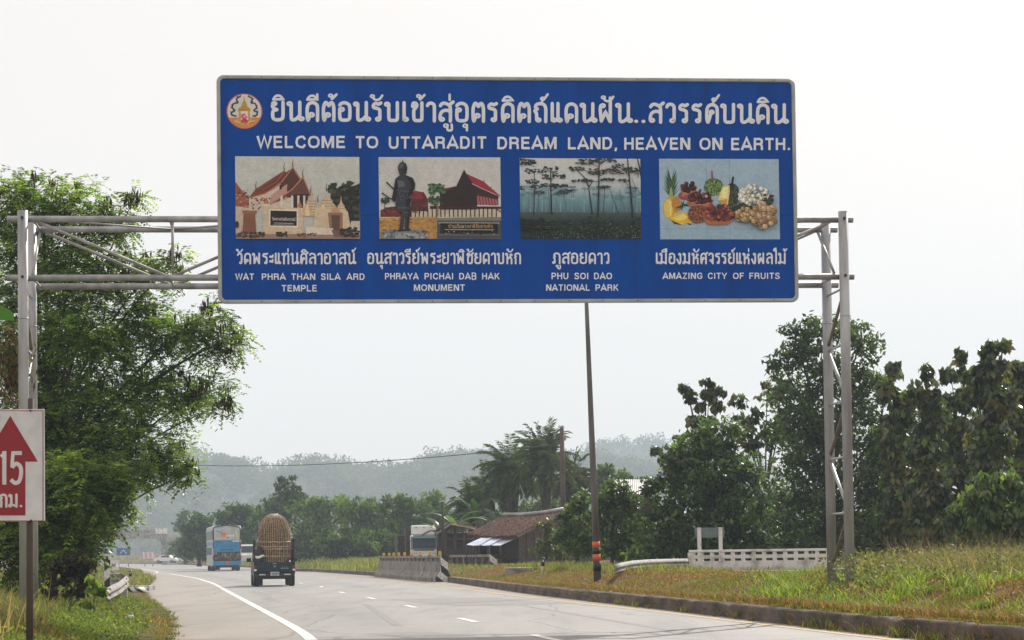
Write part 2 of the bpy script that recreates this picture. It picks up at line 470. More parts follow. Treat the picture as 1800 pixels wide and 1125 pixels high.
# right bank and left verge as sheets that start at the road's edges
tt = np.concatenate([[.22, .3, .5, .75, 1, 1.3, 1.6, 2, 2.4, 2.8, 3.3, 4, 5, 6, 7.5, 9, 12, 16, 22, 32, 50, 80, 140]])
ys2 = np.concatenate([np.arange(12, 130, .7), np.arange(130, 300, 4.0), np.arange(300, 1201, 30.0)])
XR = eR(ys2)[:, None] + tt; YR = np.repeat(ys2[:, None], len(tt), 1)
tag(grid_mesh('grass_bank', XR, YR, gz(XR, YR), M['bank']), kind='structure')
tl = np.concatenate([[0, .2, .5, .8, 1.2, 1.7, 2.3, 3, 4, 5, 6.5, 8, 11, 16, 25, 45, 90]])
XL = (eL(ys2) + .15 * wob(ys2 * 1.3, ys2 * .4, 2) + .12 * np.sin(ys2 * 2.9))[:, None] - tl; YL = np.repeat(ys2[:, None], len(tl), 1)
ZL = gz(np.minimum(XL, eL(YL) - .001), YL) + .012 + .03 * ss(tl / .5)
tag(grid_mesh('verge', XL, YL, ZL, M['verge']), kind='structure')

# kerb (a real step), skipping the parapet
def ribbon(name, ys, x0, x1, z, m, kind='structure'):
    v = np.concatenate([np.stack([x0, ys, np.full_like(ys, z)], 1), np.stack([x1, ys, np.full_like(ys, z)], 1)])
    n = len(ys); i = np.arange(n - 1)
    f = np.stack([i, i + n, i + n + 1, i + 1], 1)
    return tag(np_mesh(name, v, f, m), kind=kind)
def kerb(name, y0, y1, step):
    mb = MB(); ky = np.arange(y0, y1, step); n = len(ky)
    vs = []
    jit = np.random.default_rng(int(y0))
    for y in ky:
        x = float(eR(y)) + jit.uniform(-.006, .006); z = KERB + jit.uniform(-.010, .006) - (.03 if jit.random() < .04 else 0)
        vs += [(x, y, -.02), (x + .02, y, z - .02), (x + .04, y, z), (x + .24, y, z + .004), (x + .24, y, -.02)]
    fs = []
    for i in range(n - 1):
        for k in range(4):
            fs.append((i * 5 + k, i * 5 + k + 1, i * 5 + k + 6, i * 5 + k + 5))
    mb.add(vs, fs, False)
    return tag(mb.build(name, M['kerb'], fix=False), kind='structure')
kerb('kerb', 12, 105.5, .5); kerb('kerb', 141, 320, 3.0); kerb('kerb', 320, 1200, 20.0)

# painted lines
yl = np.concatenate([np.arange(12, 150, 1.0), np.arange(150, 900, 6.0)])
ribbon('edge_line', yl, eW(yl) - .09, eW(yl) + .09, .005, M['paintw'])
ribbon('yellow_line', yl, eY(yl) - .07, eY(yl) + .07, .005, M['painty'])
def onground(px, py):
    d = ray(px, py); k = -H / d[2]; return d[0] * k, d[1] * k
dash = [onground(963, 1122), onground(821, 1090), onground(722, 1066), onground(652, 1051.5), onground(600, 1041.5), onground(561, 1031.5)]
dy = [p[1] for p in dash]; dx = [p[0] for p in dash]
mb = MB()
cy = list(dy) + [dy[-1] + 14 * i for i in range(1, 8)]
for y in [dy[0] - 11] + cy:
    if y <= dy[-1] + .1: fx = lambda q: float(np.interp(q, dy, dx) if q >= dy[0] else dx[0] + (q - dy[0]) * (dx[1] - dx[0]) / (dy[1] - dy[0]))
    else: fx = lambda q: float(eW(q) + 4.0)
    a0, a1 = y - 1.4, y + 1.4
    mb.add([(fx(a0) - .07, a0, .005), (fx(a0) + .07, a0, .005), (fx(a1) + .07, a1, .005), (fx(a1) - .07, a1, .005)], [(0, 1, 2, 3)])
tag(mb.build('lane_dashes', M['paintw'], fix=False), kind='structure')

# skid marks, tar seams and repair patches on the carriageway
M['skid'] = mat('tyre_rubber_streak', (.15, .145, .14), .7, (.20, .195, .19), 4, detail=9)
M['patch'] = mat('asphalt_patch', (.205, .20, .195), .8, (.165, .16, .157), 6, bump=.2, detail=9)
def decal(name, px0, py0, px1, py1, w_, m_, z=.0035):
    a, b_ = onground(px0, py0), onground(px1, py1); a, b_ = Vector((*a, z)), Vector((*b_, z)); d = (b_ - a).normalized(); s_ = Vector((-d.y, d.x, 0)) * w_ / 2
    o = MB(); o.add([a - s_, b_ - s_ * 1.2, b_ + s_ * .8, a + s_], [(0, 1, 2, 3)]); return tag(o.build(name, m_, fix=False), kind='structure')
for i in range(6): decal('skid_mark', 436 + i * 7, 1041 + i * 3.1, 462 + i * 7, 1042 + i * 3.1, .10, M['skid'])
decal('skid_mark', 545, 1076, 604, 1072.5, .10, M['skid'])
decal('skid_mark', 700, 1100, 640, 1062, .16, M['skid'], .0030); decal('skid_mark', 1180, 1108, 880, 1058, .16, M['skid'], .0031)
decal('road_patch', 770, 1052, 930, 1063, 3.0, M['patch'], .0022); decal('road_patch', 700, 1112, 790, 1119, 1.1, M['patch'], .0024)
# ------------------------------------------------------------------ hills with far forest
def ridge(name, pts, D, back, front, seed):
    xs = [PX(p[0], D) for p in pts]; zs = [max(1.0, P(p[0], p[1], D).z) for p in pts]
    gx = np.linspace(xs[0], xs[-1], 90); prof = np.interp(gx, xs, zs)
    dd = np.linspace(-front, back, 26)
    sh = np.where(dd < 0, ss((dd + front) / front) ** .8, 1 - .6 * ss(dd / back))
    X = np.repeat(gx[None, :], len(dd), 0); Y = D + np.repeat(dd[:, None], len(gx), 1)
    Z = -.3 + (prof[None, :] - 3.5) * sh[:, None] + 1.5 * wob(X * .06, Y * .05) * sh[:, None]
    tag(grid_mesh(name, X, Y, Z, M['hillgreen']), kind='structure')
    return gx, prof, dd, sh
def leaves(cent, axis, nrm, L, W, c0, rng, var=.35, hue=None):
    n = len(cent)
    ax = axis / (np.linalg.norm(axis, axis=1, keepdims=True) + 1e-9)
    sd = np.cross(ax, nrm); sd /= (np.linalg.norm(sd, axis=1, keepdims=True) + 1e-9)
    L = np.asarray(L).reshape(-1, 1); W = np.asarray(W).reshape(-1, 1)
    b = cent - ax * L * .5; t = cent + ax * L * .5
    mid = cent - ax * L * .05
    v = np.stack([b, mid + sd * W * .5, t, mid - sd * W * .5], 1).reshape(-1, 3)
    f = np.arange(n * 4).reshape(n, 4)
    cc = np.asarray(c0, float)
    if cc.ndim == 1: cc = np.repeat(cc[None], n, 0)
    k = rng.uniform(1 - var, 1 + var, (n, 1))
    cc = cc * k
    return v, f, np.repeat(cc, 4, 0)
def cat(parts):
    vs, fs, cs = [], [], []; o = 0
    for v, f, c in parts:
        vs.append(v); fs.append(f + o); cs.append(c); o += len(v)
    return np.concatenate(vs), np.concatenate(fs), np.concatenate(cs)
def rdir(rng, n, up=0.0):
    d = rng.normal(size=(n, 3)); d[:, 2] += up
    return d / np.linalg.norm(d, axis=1, keepdims=True)
def far_forest(name, gx, prof, dd, sh, D, n, rad, seed, label):
    rng = np.random.default_rng(seed)
    cx = rng.uniform(gx[0], gx[-1], n); cd = rng.uniform(dd[0] * .95, dd[-1] * .25, n)
    cz = (np.interp(cx, gx, prof) - 3.5) * np.interp(cd, dd, sh) + rng.uniform(-1, 2.5, n)
    r = rng.uniform(.4, 1.45, n) ** 1.8 * rad
    per = 110
    c = np.repeat(np.stack([cx, D + cd, cz + r * .2], 1), per, 0)
    d = rdir(rng, n * per, .35)
    rr = np.repeat(r, per)[:, None] * rng.uniform(.55, 1.05, (n * per, 1))
    p = c + d * rr * np.array([1, 1, .85])
    base = np.array([[.035, .05, .022], [.055, .075, .03], [.08, .09, .04], [.028, .042, .026]])
    cc = np.repeat(base[rng.integers(0, 4, n)], per, 0)
    v, f, cl = leaves(p, rdir(rng, n * per), d + rdir(rng, n * per) * .6, rad * rng.uniform(.2, .5, n * per), rad * rng.uniform(.16, .36, n * per), cc, rng)
    o = np_mesh(name, v, f, M['far'], cl)
    return tag(o, label, 'forest', kind='stuff')
r1 = [(60, 900), (130, 860), (215, 850), (260, 832), (300, 812), (345, 800), (400, 812), (450, 818), (490, 836), (520, 828), (560, 816), (600, 820), (650, 828), (700, 832), (740, 812), (800, 808), (850, 798), (920, 806), (1000, 806), (1050, 808), (1100, 818), (1150, 832), (1220, 860), (1300, 900)]
h = ridge('hill', r1, 1600, 200, 470, 1)
far_forest('forest', *h, 1600, 2100, 5.6, 3, 'hazy wooded hillside beyond the bend of the road')
r2 = [(980, 830), (1040, 796), (1080, 782), (1120, 776), (1160, 778), (1200, 788), (1260, 800), (1350, 830), (1450, 880)]
h2 = ridge('hill', r2, 2150, 160, 330, 2)
far_forest('forest', *h2, 2150, 500, 7.0, 4, 'faint far hill between the palms and the right-hand trees')
# ------------------------------------------------------------------ gantry over the road
GA = R(5.5)
gu = Vector((math.cos(GA), math.sin(GA), 0)); gn = Vector((-math.sin(GA), math.cos(GA), 0))
g0 = P(900, 975, 40.7); g0.z = 0
def GP(u, n, z): return g0 + gu * u + gn * n + Vector((0, 0, z))
def g_u(px, n=0.0):
    """distance along the gantry of a vertical line seen at pixel column px, in the plane n"""
    d = ray(px, YH(px)); o = g0 + gn * n
    # point t*d with (t*d - o).gn = 0
    t = (o.x * gn.x + o.y * gn.y) / (d[0] * gn.x + d[1] * gn.y)
    return (d[0] * t - o.x) * gu.x + (d[1] * t - o.y) * gu.y
DEP = 1.36
uL, uR = g_u(43), g_u(1493)
ZT, ZB = 7.09, 6.07
gan = thing('sign_gantry', 'galvanised steel pipe gantry carrying the big blue board across the road', 'gantry', GP(0, 0, 0), GA)
def loc(u, n, z): return (u, n, z)
for uu, gzb in ((uL, .2), (uR, .55)):
    for n_ in (0, DEP):
        mb = MB(); mb.tube([loc(uu, n_, gzb - .5), loc(uu, n_, ZT - 2.1), loc(uu, n_, ZT + .13)], .088, 20)
        mb.tube([loc(uu, n_, 5.35), loc(uu, n_, 5.37)], .093, 20)
        lg = mb.build('leg', M['steel'], gan)
        if n_ == 0:
            for z in (ZT, ZB):
                MB().tube([loc(uu, n_ - .085, z), loc(uu, n_ - .105, z)], .026, 8).build('bolt', M['black'], lg)
for n_, e0, e1 in ((0, -.28, .2), (DEP, -.2, .22)):
    for z in (ZT, ZB):
        MB().tube([loc(uL + e0, n_ + (.03 if n_ else .11), z), loc(0, n_ + (.03 if n_ else .11), z), loc(uR + e1, n_ + (.03 if n_ else .11), z)], .056, 16).build('beam', M['steel'], gan)
# beam lattice : uprights and V-braces in the front and rear face
nb = 6
bays = np.linspace(uL + .15, uR - .15, nb + 1)
for n_ in (.11, DEP + .03):
    for i in range(nb):
        a, b = bays[i], bays[i + 1]; mid = (a + b) / 2
        q = MB()
        if i % 2 == 0: q.tube([loc(a + .05, n_, ZT - .03), loc(b - .06, n_, ZB + .03)], .028, 10)
        else: q.tube([loc(a + .06, n_, ZB + .03), loc(b - .05, n_, ZT - .03)], .028, 10)
        q.build('brace', M['steel_old'], gan)
        if i % 2 == 0 and n_ < 1:
            MB().tube([loc(b + .05, n_, ZB), loc(b + .05, n_, ZT)], .024, 10).build('upright', M['steel_old'], gan)
for i in range(nb + 1):                              # ties between the two faces
    for z, m_ in ((ZT, 'steel_old'), (ZB, 'steel_old')):
        MB().tube([loc(bays[i], .11, z), loc(bays[i], DEP, z)], .022, 8).build('tie', M[m_], gan)
    if i in (0, nb):
        MB().tube([loc(bays[i], DEP, ZT - .05), loc(bays[i], .11, ZB + .05)], .026, 8).build('brace', M['steel_old'], gan)
for i in range(nb):
    a, b = bays[i], bays[i + 1]
    p = (.11, DEP) if i % 2 == 0 else (DEP, .11)
    MB().tube([loc(a, p[0], ZT), loc(b, p[1], ZT)], .018, 8).build('brace', M['steel_old'], gan)
# ladder lacing of the legs
for uu in (uL, uR):
    for k in range(6):
        z = .86 + 1.0 * k
        MB().tube([loc(uu, .02, z), loc(uu, DEP - .02, z)], .021, 8).build('rung', M['steel'], gan)
    for (za, zb, m_) in ((4.84, 3.93, 'steel'), (3.83, 2.93, 'ruststeel'), (2.83, 1.93, 'steel'), (1.83, .93, 'ruststeel'), (5.80, 4.93, 'ruststeel')):
        aN, bN = (DEP - .04, .04) if m_ == 'steel' else (.04, DEP - .04)
        MB().tube([loc(uu, aN, za), loc(uu, bN, zb)], .030, 10).build('brace', M[m_], gan)

# ------------------------------------------------------------------ the blue board
SN = -.10                                              # board face in front of the beams
def S(px, py):
    """photo pixel -> (u, z) on the face of the board"""
    d = ray(px, py); o = g0 + gn * SN
    t = (o.x * gn.x + o.y * gn.y) / (d[0] * gn.x + d[1] * gn.y)
    return ((d[0] * t - o.x) * gu.x + (d[1] * t - o.y) * gu.y, d[2] * t + H)
u0, u1 = (S(380, 131)[0] + S(384, 534)[0]) / 2, (S(1397, 139)[0] + S(1404, 531)[0]) / 2
z1, z0 = (S(381, 131.5)[1] + S(1397, 139)[1]) / 2, (S(384, 534)[1] + S(1404, 531)[1]) / 2
SC = ((u0 + u1) / 2, (z0 + z1) / 2)
sw, sh_ = (u1 - u0) / 2, (z1 - z0) / 2
sign = thing('road_sign', 'wide blue welcome board with white Thai and English lettering and four pictures', 'road sign', GP(SC[0], SN, SC[1]), GA)
def L(px, py):
    q = S(px, py); return (q[0] - SC[0], q[1] - SC[1])
def rrect(hw, hh, r, n=8):
    pts = []
    for (cx, cy, a0) in ((hw - r, hh - r, 0), (-hw + r, hh - r, 90), (-hw + r, -hh + r, 180), (hw - r, -hh + r, 270)):
        for k in range(n + 1):
            a = R(a0 + 90 * k / n); pts.append((cx + r * math.cos(a), cy + r * math.sin(a)))
    return pts
mb = MB(); mb.prism(rrect(sw - .04, sh_ - .04, .09), .0, .035, 1)
panel = mb.build('panel', M['blue'], sign)
mb = MB()
o_, i_ = rrect(sw, sh_, .125), rrect(sw - .066, sh_ - .066, .075)
prof = [(0.0, .04), (0.0, -.012), (.2, -.028), (.8, -.028), (1.0, -.012), (1.0, -.002)]
n = len(o_); vs = []; fs = []
for (f_, y) in prof:
    for k in range(n): vs.append((o_[k][0] * (1 - f_) + i_[k][0] * f_, y, o_[k][1] * (1 - f_) + i_[k][1] * f_))
for j in range(len(prof) - 1):
    for k in range(n): fs.append((j * n + k, j * n + (k + 1) % n, (j + 1) * n + (k + 1) % n, (j + 1) * n + k))
mb.add(vs, fs, False).build('frame', M['signframe'], sign)
mb = MB()
for px in (504, 628, 753, 877, 1000, 1117, 1241, 1281): mb.box((L(px, 330)[0], -.0006, 0), (.006, .001, 2 * sh_ - .15))
for py in (378.5,): mb.box((0, -.0009, L(900, py)[1]), (2 * sw - .15, .001, .010))
mb.build('seam', M['seam'], sign)
mb = MB()
for px in np.arange(400, 1395, 60.0):
    for py in (141, 530): MB().tube([(L(px, py)[0], -.024, (sh_ - .033) * (1 if py < 300 else -1)), (L(px, py)[0], -.034, (sh_ - .033) * (1 if py < 300 else -1))], .011, 8).build('rivet', M['seam'] if False else M['polegrey'], sign)
for k in range(5):
    MB().box((-sw + 1.0 + k * (2 * sw - 2) / 4, .075, 0), (.06, .07, 2 * sh_ - .3)).build('stiffener', M['steel'], sign)
for k in range(4):
    for z in (ZT, ZB):
        MB().box((-sw + 1.6 + k * (2 * sw - 3.2) / 3, .10, z - SC[1]), (.10, .12, .16)).build('bracket', M['steel'], sign)

# ---- lettering: a looped Thai stroke alphabet and the built-in Latin face
TH = {
 'ย': (60, ['16,88 9,76 14,64 27,57', '27,57 12,50 10,30 14,13 30,8 46,13 51,28 51,94'], [(16, 86, 8)]),
 'น': (64, ['17,86 17,86 17,24 20,10 30,9 40,16 49,28', '51,94 51,12'], [(10, 86, 8), (58, 14, 8)]),
 'ด': (58, ['20,36 17,20 13,8 10,24 10,64 16,84 31,92 46,84 51,66 51,6'], [(27, 33, 9)]),
 'ต': (58, ['20,36 17,20 13,8 10,24 10,66 16,90 23,91 31,78 39,91 46,89 51,66 51,6'], [(27, 33, 9)]),
 'อ': (58, ['10,62 10,28 14,12 30,8 46,12 50,28 50,66 45,84 30,92 16,88 10,80'], [(18, 60, 8)]),
 'ร': (46, ['34,14 34,36 33,58 22,66 10,70 9,82 18,90 28,86 38,92'], [(27, 14, 8)]),
 'บ': (60, ['17,86 17,24 21,10 34,8 47,10 51,24 51,94'], [(10, 86, 8)]),
 'เ': (26, ['11,94 11,12'], [(18, 14, 8)]),
 'แ': (50, ['11,94 11,12', '34,94 34,12'], [(18, 14, 8), (41, 14, 8)]),
 'ข': (56, ['12,76 15,91 25,91 29,80 22,66 17,56 17,24 21,10 33,8 45,10 49,24 49,94'], [(20, 76, 7)]),
 'ช': (58, ['12,76 15,91 25,91 29,80 22,66 17,56 17,24 21,10 33,8 45,10 49,24 49,70 40,80', '44,82 58,96'], [(20, 76, 7)]),
 'า': (42, ['8,80 14,90 24,92 33,86 36,70 36,6'], []),
 'ส': (60, ['11,80 18,90 30,92 46,82 51,64 51,6', '51,48 40,58 24,56 14,46 10,30 10,16', '45,82 62,99'], [(17, 15, 8)]),
 'ล': (58, ['11,80 18,90 30,92 46,84 51,64 51,6', '51,48 40,58 24,56 14,46 10,30 10,16'], [(17, 15, 8)]),
 'ถ': (60, ['16,14 15,44 9,58 18,67 11,76 16,88 32,93 46,86 52,66 52,6'], [(23, 14, 8)]),
 'ภ': (62, ['18,14 17,44 11,58 20,67 13,76 18,88 34,93 48,86 54,66 54,6'], [(10, 14, 8)]),
 'ก': (58, ['14,6 14,44 8,58 17,67 10,76 15,88 31,93 45,86 50,66 50,6'], []),
 'ฝ': (64, ['12,84 10,64 14,10', '14,10 14,10 31,54 31,54 48,10 48,10', '50,8 50,122'], [(20, 84, 8)]),
 'ผ': (64, ['12,84 10,64 14,10', '14,10 14,10 31,54 31,54 48,10 48,10', '50,8 50,94'], [(20, 84, 8)]),
 'พ': (70, ['17,86 17,10', '18,10 18,10 35,62 35,62 52,10 52,10', '54,8 54,94'], [(10, 86, 8)]),
 'ว': (46, ['9,80 15,91 28,92 37,82 38,60 38,16'], [(31, 14, 8)]),
 'ค': (58, ['26,50 20,26 14,8 10,24 10,64 16,84 31,92 46,84 51,66 51,6'], [(29, 56, 8)]),
 'ศ': (60, ['22,46 18,26 14,8 10,24 10,64 16,84 31,92 44,84 50,66 50,6', '44,84 62,99'], [(29, 50, 8)]),
 'ท': (60, ['17,86 17,6', '17,62 28,88 40,92 50,84 51,66 51,6'], [(10, 86, 8)]),
 'ห': (62, ['17,86 17,6', '17,42 32,56 44,72', '42,56 50,44 51,6'], [(10, 86, 8), (47, 80, 8)]),
 'ม': (68, ['19,86 19,18', '14,22 36,16 54,10', '55,94 55,6'], [(11, 86, 8), (11, 13, 9)]),
 'ง': (46, ['35,86 35,20 24,8 8,42'], [(28, 86, 8)]),
 'จ': (50, ['9,80 16,90 30,92 39,82 40,60 40,6', '36,14 30,22'], [(24, 32, 8)]),
 'ะ': (32, ['10,70 24,60 28,78', '10,30 24,20 28,38'], [(11, 66, 6), (11, 26, 6)]),
 'ไ': (30, ['20,8 20,108 14,124 4,116 4,128 18,136'], []),
 '.': (22, ['10,10 13,10'], []),
 ' ': (30, [], []),
}
UP = {  # marks, drawn over a 58-wide consonant
 'ิ': (['10,106 20,122 36,124 50,108 50,108 10,106'], []), 'ี': (['10,106 20,122 36,124 50,108 50,108 10,106', '50,106 50,132'], []),
 'ื': (['10,106 20,122 36,124 50,108 50,108 10,106', '50,106 50,132', '40,112 40,132'], []),
 'ั': (['22,126 22,112 34,106 46,112 56,128'], [(16, 124, 7)]),
 '่': (['46,108 46,134'], []), '้': (['46,126 44,110 62,132'], [(38, 126, 7)]),
 '์': (['36,104 36,116', '46,118 58,138'], [(38, 116, 8)]),
 'ุ': (['50,-12 50,-38'], [(43, -16, 8)]), 'ู': (['38,-12 38,-36 54,-36 54,-10'], [(31, -16, 8)]),
}
def spline(pts, k=6):
    P_ = [np.array(p, float) for p in pts]
    if len(P_) == 2: return P_
    o = []
    for i in range(len(P_) - 1):
        p1, p2 = P_[i], P_[i + 1]
        if np.allclose(p1, p2): continue
        p0 = P_[i - 1] if i > 0 else p1; p3 = P_[i + 2] if i + 2 < len(P_) else p2
        for j in range(k):
            t = j / k
            o.append(.5 * (2 * p1 + (p2 - p0) * t + (2 * p0 - 5 * p1 + 4 * p2 - p3) * t * t + (3 * p1 - p0 - 3 * p2 + p3) * t ** 3))
    o.append(P_[-1])
    return o
class Flat:
    """flat printed shapes, each one a hair in front of the last; pts already in board coordinates"""
    def __init__(self, y0, step=.00012): self.v = []; self.f = []; self.c = []; self.y = y0; self.st = step
    def poly(self, pts, c=(1, 1, 1)):
        n = len(self.v); self.y -= self.st
        cs = c if isinstance(c, list) else [c] * len(pts)
        self.v += [(p[0], self.y, p[1]) for p in pts]; self.f.append(tuple(range(n, n + len(pts)))); self.c += cs
    def stroke(self, pts, wdt, c=(1, 1, 1), caps=True, w2=None):
        pts = [np.array(p, float) for p in pts]
        q = [pts[0]]
        for p in pts[1:]:
            if np.linalg.norm(p - q[-1]) > 1e-6: q.append(p)
        pts = q; m = len(pts)
        if m < 2: return
        d = [pts[i + 1] - pts[i] for i in range(m - 1)]; d = [x / np.linalg.norm(x) for x in d]
        Ls, Rs = [], []
        for i in range(m):
            a = d[max(i - 1, 0)]; b = d[min(i, m - 2)]
            t = a + b; l = np.linalg.norm(t); t = t / l if l > .2 else b
            nn = np.array([-t[1], t[0]]); s = 1 / max(.6, abs(nn @ np.array([-b[1], b[0]])))
            ww = wdt if w2 is None else wdt + (w2 - wdt) * i / (m - 1)
            Ls.append(pts[i] + nn * ww / 2 * s); Rs.append(pts[i] - nn * ww / 2 * s)
        n = len(self.v); y = self.y; self.y -= self.st * 2
        for i in range(m):
            yy = y - self.st * 2 * i / m
            self.v += [(Ls[i][0], yy, Ls[i][1]), (Rs[i][0], yy, Rs[i][1])]; self.c += [c, c]
        for i in range(m - 1): self.f.append((n + 2 * i, n + 2 * i + 1, n + 2 * i + 3, n + 2 * i + 2))
        if caps:
            ww2 = wdt if w2 is None else w2
            for p, ww in ((pts[0], wdt), (pts[-1], ww2)):
                self.poly([(p[0] + ww / 2 * math.cos(a), p[1] + ww / 2 * math.sin(a)) for a in np.linspace(0, 2 * math.pi, 9)[:-1]], c)
    def ring(self, c0, r, wdt, c=(1, 1, 1), n=12, sx=1.0):
        y = self.y; self.y -= self.st; b = len(self.v)
        for k in range(n):
            a = 2 * math.pi * k / n
            for rr in (r + wdt / 2, max(r - wdt / 2, r * .12)):
                self.v.append((c0[0] + sx * rr * math.cos(a), y, c0[1] + rr * math.sin(a))); self.c.append(c)
        for k in range(n):
            e = b + 2 * k; g = b + 2 * ((k + 1) % n); self.f.append((e, e + 1, g + 1, g))
    def disc(self, c0, rx, ry, c, n=14, jit=0, rng=None):
        pts = []
        for k in range(n):
            a = 2 * math.pi * k / n; j = 1 + (rng.uniform(-jit, jit) if jit else 0)
            pts.append((c0[0] + rx * j * math.cos(a), c0[1] + ry * j * math.sin(a)))
        self.poly(pts, c)
    def build(self, name, m, parent, attr=True):
        me = bpy.data.meshes.new(name); me.from_pydata(self.v, [], self.f)
        if attr:
            a = me.color_attributes.new('Col', 'FLOAT_COLOR', 'POINT')
            a.data.foreach_set('color', np.array([(*c, 1) for c in self.c], np.float32).ravel())
        bm = bmesh.new(); bm.from_mesh(me)
        bmesh.ops.triangulate(bm, faces=[f for f in bm.faces if len(f.verts) > 4])
        for f in bm.faces:
            f.normal_update()
            if f.normal.y > 0: f.normal_flip()
        bm.to_mesh(me); bm.free()
        me.materials.append(m)
        o = bpy.data.objects.new(name, me); col.objects.link(o); o.parent = parent
        return o
def thai(fl, text, base_l, base_r, top_h, wt=17.0, c=(1, 1, 1), mp=None):
    """base_l/base_r: baseline end pixels on the photo, top_h: consonant height in pixels"""
    mp = mp or L
    x = 0; items = []; lastw = 58; start = 0; up = 0
    for ch in text:
        if ch in UP:
            s, r = UP[ch]; lift = 0
            if ch in '่้์' and up: lift = 26
            sc_ = .9 if lift else 1
            off = start + lastw - 58
            items.append((off, lift, s, r, True)); up = 1 if ch in 'ิีืั' else up
        else:
            w_, s, r = TH[ch]
            items.append((x, 0, s, r, False)); start, lastw = x, w_; x += w_ + (7 if ch not in ' ' else 0); up = 1 if ch == 'ฝ' and False else 0
            if ch == 'ฝ': up = 1
    tot = x - 7
    pxw = base_r[0] - base_l[0]
    def T(q):
        t = q[0] / tot
        return mp(base_l[0] + pxw * t, base_l[1] + (base_r[1] - base_l[1]) * t - q[1] / 100 * top_h)
    unit = abs(T((0, 100))[1] - T((0, 0))[1]) / 100
    ux = abs(T((100, 0))[0] - T((0, 0))[0]) / 100
    for (ox, oy, ss_, rr, mark) in items:
        ww = wt * (.72 if mark else 1)
        for st in ss_:
            pts = [tuple(float(v) for v in p.split(',')) for p in st.split()]
            fl.stroke([T((ox + p[0], oy + p[1])) for p in spline(pts)], ww * unit * .94, c)
        for (a, b, r) in rr:
            fl.ring(T((ox + a, oy + b)), r * unit * .95, ww * unit * .62, c, 12, ux / unit)
white = (1, 1, 1)
fl = Flat(-.0016, .00004); thai(fl, 'ยินดีต้อนรับเข้าสู่อุตรดิตถ์แดนฝัน..สวรรค์บนดิน', (475, 213.5), (1384, 218.5), 36.5, 17.5)
fl.build('lettering', M['signwhite'], sign, False)
for txt, x0, x1, b in (('วัดพระแท่นศิลาอาสน์', 416, 625, 464.7), ('อนุสาวรีย์พระยาพิชัยดาบหัก', 645, 916, 464.5), ('ภูสอยดาว', 971, 1071.5, 464.3), ('เมืองมหัศจรรย์แห่งผลไม้', 1152, 1382, 464.5)):
    fl = Flat(-.0016, .00004); thai(fl, txt, (x0, b), (x1, b), 20.5, 16)
    fl.build('lettering', M['signwhite'], sign, False)

LA = {'A': (74, ['2,0 37,100 72,0', '16,30 58,30']), 'B': (66, ['9,0 9,100 42,100 56,90 56,62 44,53 9,53', '44,53 58,42 58,12 44,0 9,0']), 'C': (72, ['66,70 54,93 36,93 14,80 8,50 14,20 36,7 54,7 66,30']),
 'D': (70, ['9,93 40,93 56,80 62,50 56,20 40,7 9,7', '9,0 9,100']), 'E': (62, ['9,0 9,100', '9,92 58,92', '9,52 54,52', '9,8 60,8']), 'F': (58, ['9,0 9,100', '9,92 56,92', '9,50 50,50']),
 'G': (76, ['67,72 54,93 36,93 14,80 8,50 14,20 36,7 54,8 66,24 66,46 42,46']), 'H': (70, ['9,0 9,100', '61,0 61,100', '9,52 61,52']), 'I': (24, ['12,0 12,100']), 'K': (70, ['9,0 9,100', '10,38 60,100', '28,56 64,0']),
 'L': (58, ['9,0 9,100', '9,8 56,8']), 'M': (84, ['9,0 9,100', '13,98 42,10 71,98', '75,0 75,100']), 'N': (72, ['9,0 9,100', '12,98 60,2', '63,0 63,100']), 'O': (78, ['39,93 60,86 70,66 70,34 60,14 39,7 18,14 8,34 8,66 18,86 39,93']),
 'P': (64, ['9,0 9,100', '9,92 42,92 56,82 56,56 42,44 9,44']), 'R': (70, ['9,0 9,100', '9,92 44,92 58,82 58,60 44,50 9,50', '44,50 58,38 60,0']), 'S': (66, ['58,72 50,90 33,94 14,88 10,72 18,58 50,44 58,30 54,12 33,6 14,10 7,28']),
 'T': (62, ['31,0 31,100', '1,92 61,92']), 'U': (70, ['9,100 9,30 16,12 35,6 54,12 61,30 61,100']), 'V': (70, ['3,100 35,4 67,100']), 'W': (96, ['3,100 25,5 48,98 71,5 93,100']), 'Y': (70, ['3,100 35,42 67,100', '35,44 35,0']),
 'Z': (62, ['5,92 54,92 7,8 58,8']), ',': (24, ['13,14 13,2 7,-16']), '.': (24, ['12,0 12,18'])}
def latin(words, name, mp=None, wt=19.0):
    """blocky sign capitals, one mesh per word"""
    mp = mp or L
    for (t, x0, x1, yt, yb) in words:
        fl = Flat(-.0022, .00005); gap = 13; tot = sum(LA[c][0] for c in t) + gap * (len(t) - 1)
        x = 0; hpx = yb - yt
        T = lambda px_, py_: mp(x0 + (x1 - x0) * px_ / tot, yb - py_ / 100 * hpx)
        unit = abs(T(0, 100)[1] - T(0, 0)[1]) / 100
        for ch in t:
            w_, ss_ = LA[ch]
            for st in ss_:
                pts = [tuple(float(v) for v in p_.split(',')) for p_ in st.split()]
                fl.stroke([T(x + a_, b_) for a_, b_ in pts], wt * unit * (1.16 if ch in 'WVAMN' else .97 if len(pts) > 2 else 1), caps=False)
            x += w_ + gap
        fl.build(name, M['signwhite'], sign, False)
latin([('WELCOME', 452, 607, 239, 260.2), ('TO', 625, 664.7, 239.4, 260.6), ('UTTARADIT', 683, 855, 240, 261.2), ('DREAM', 874, 978.4, 240.8, 262), ('LAND,', 998, 1085.5, 241.4, 262.3), ('HEAVEN', 1097, 1213.3, 242, 263), ('ON', 1229.6, 1270, 242.3, 263.4), ('EARTH.', 1285, 1389.5, 242.6, 263.8)], 'lettering')
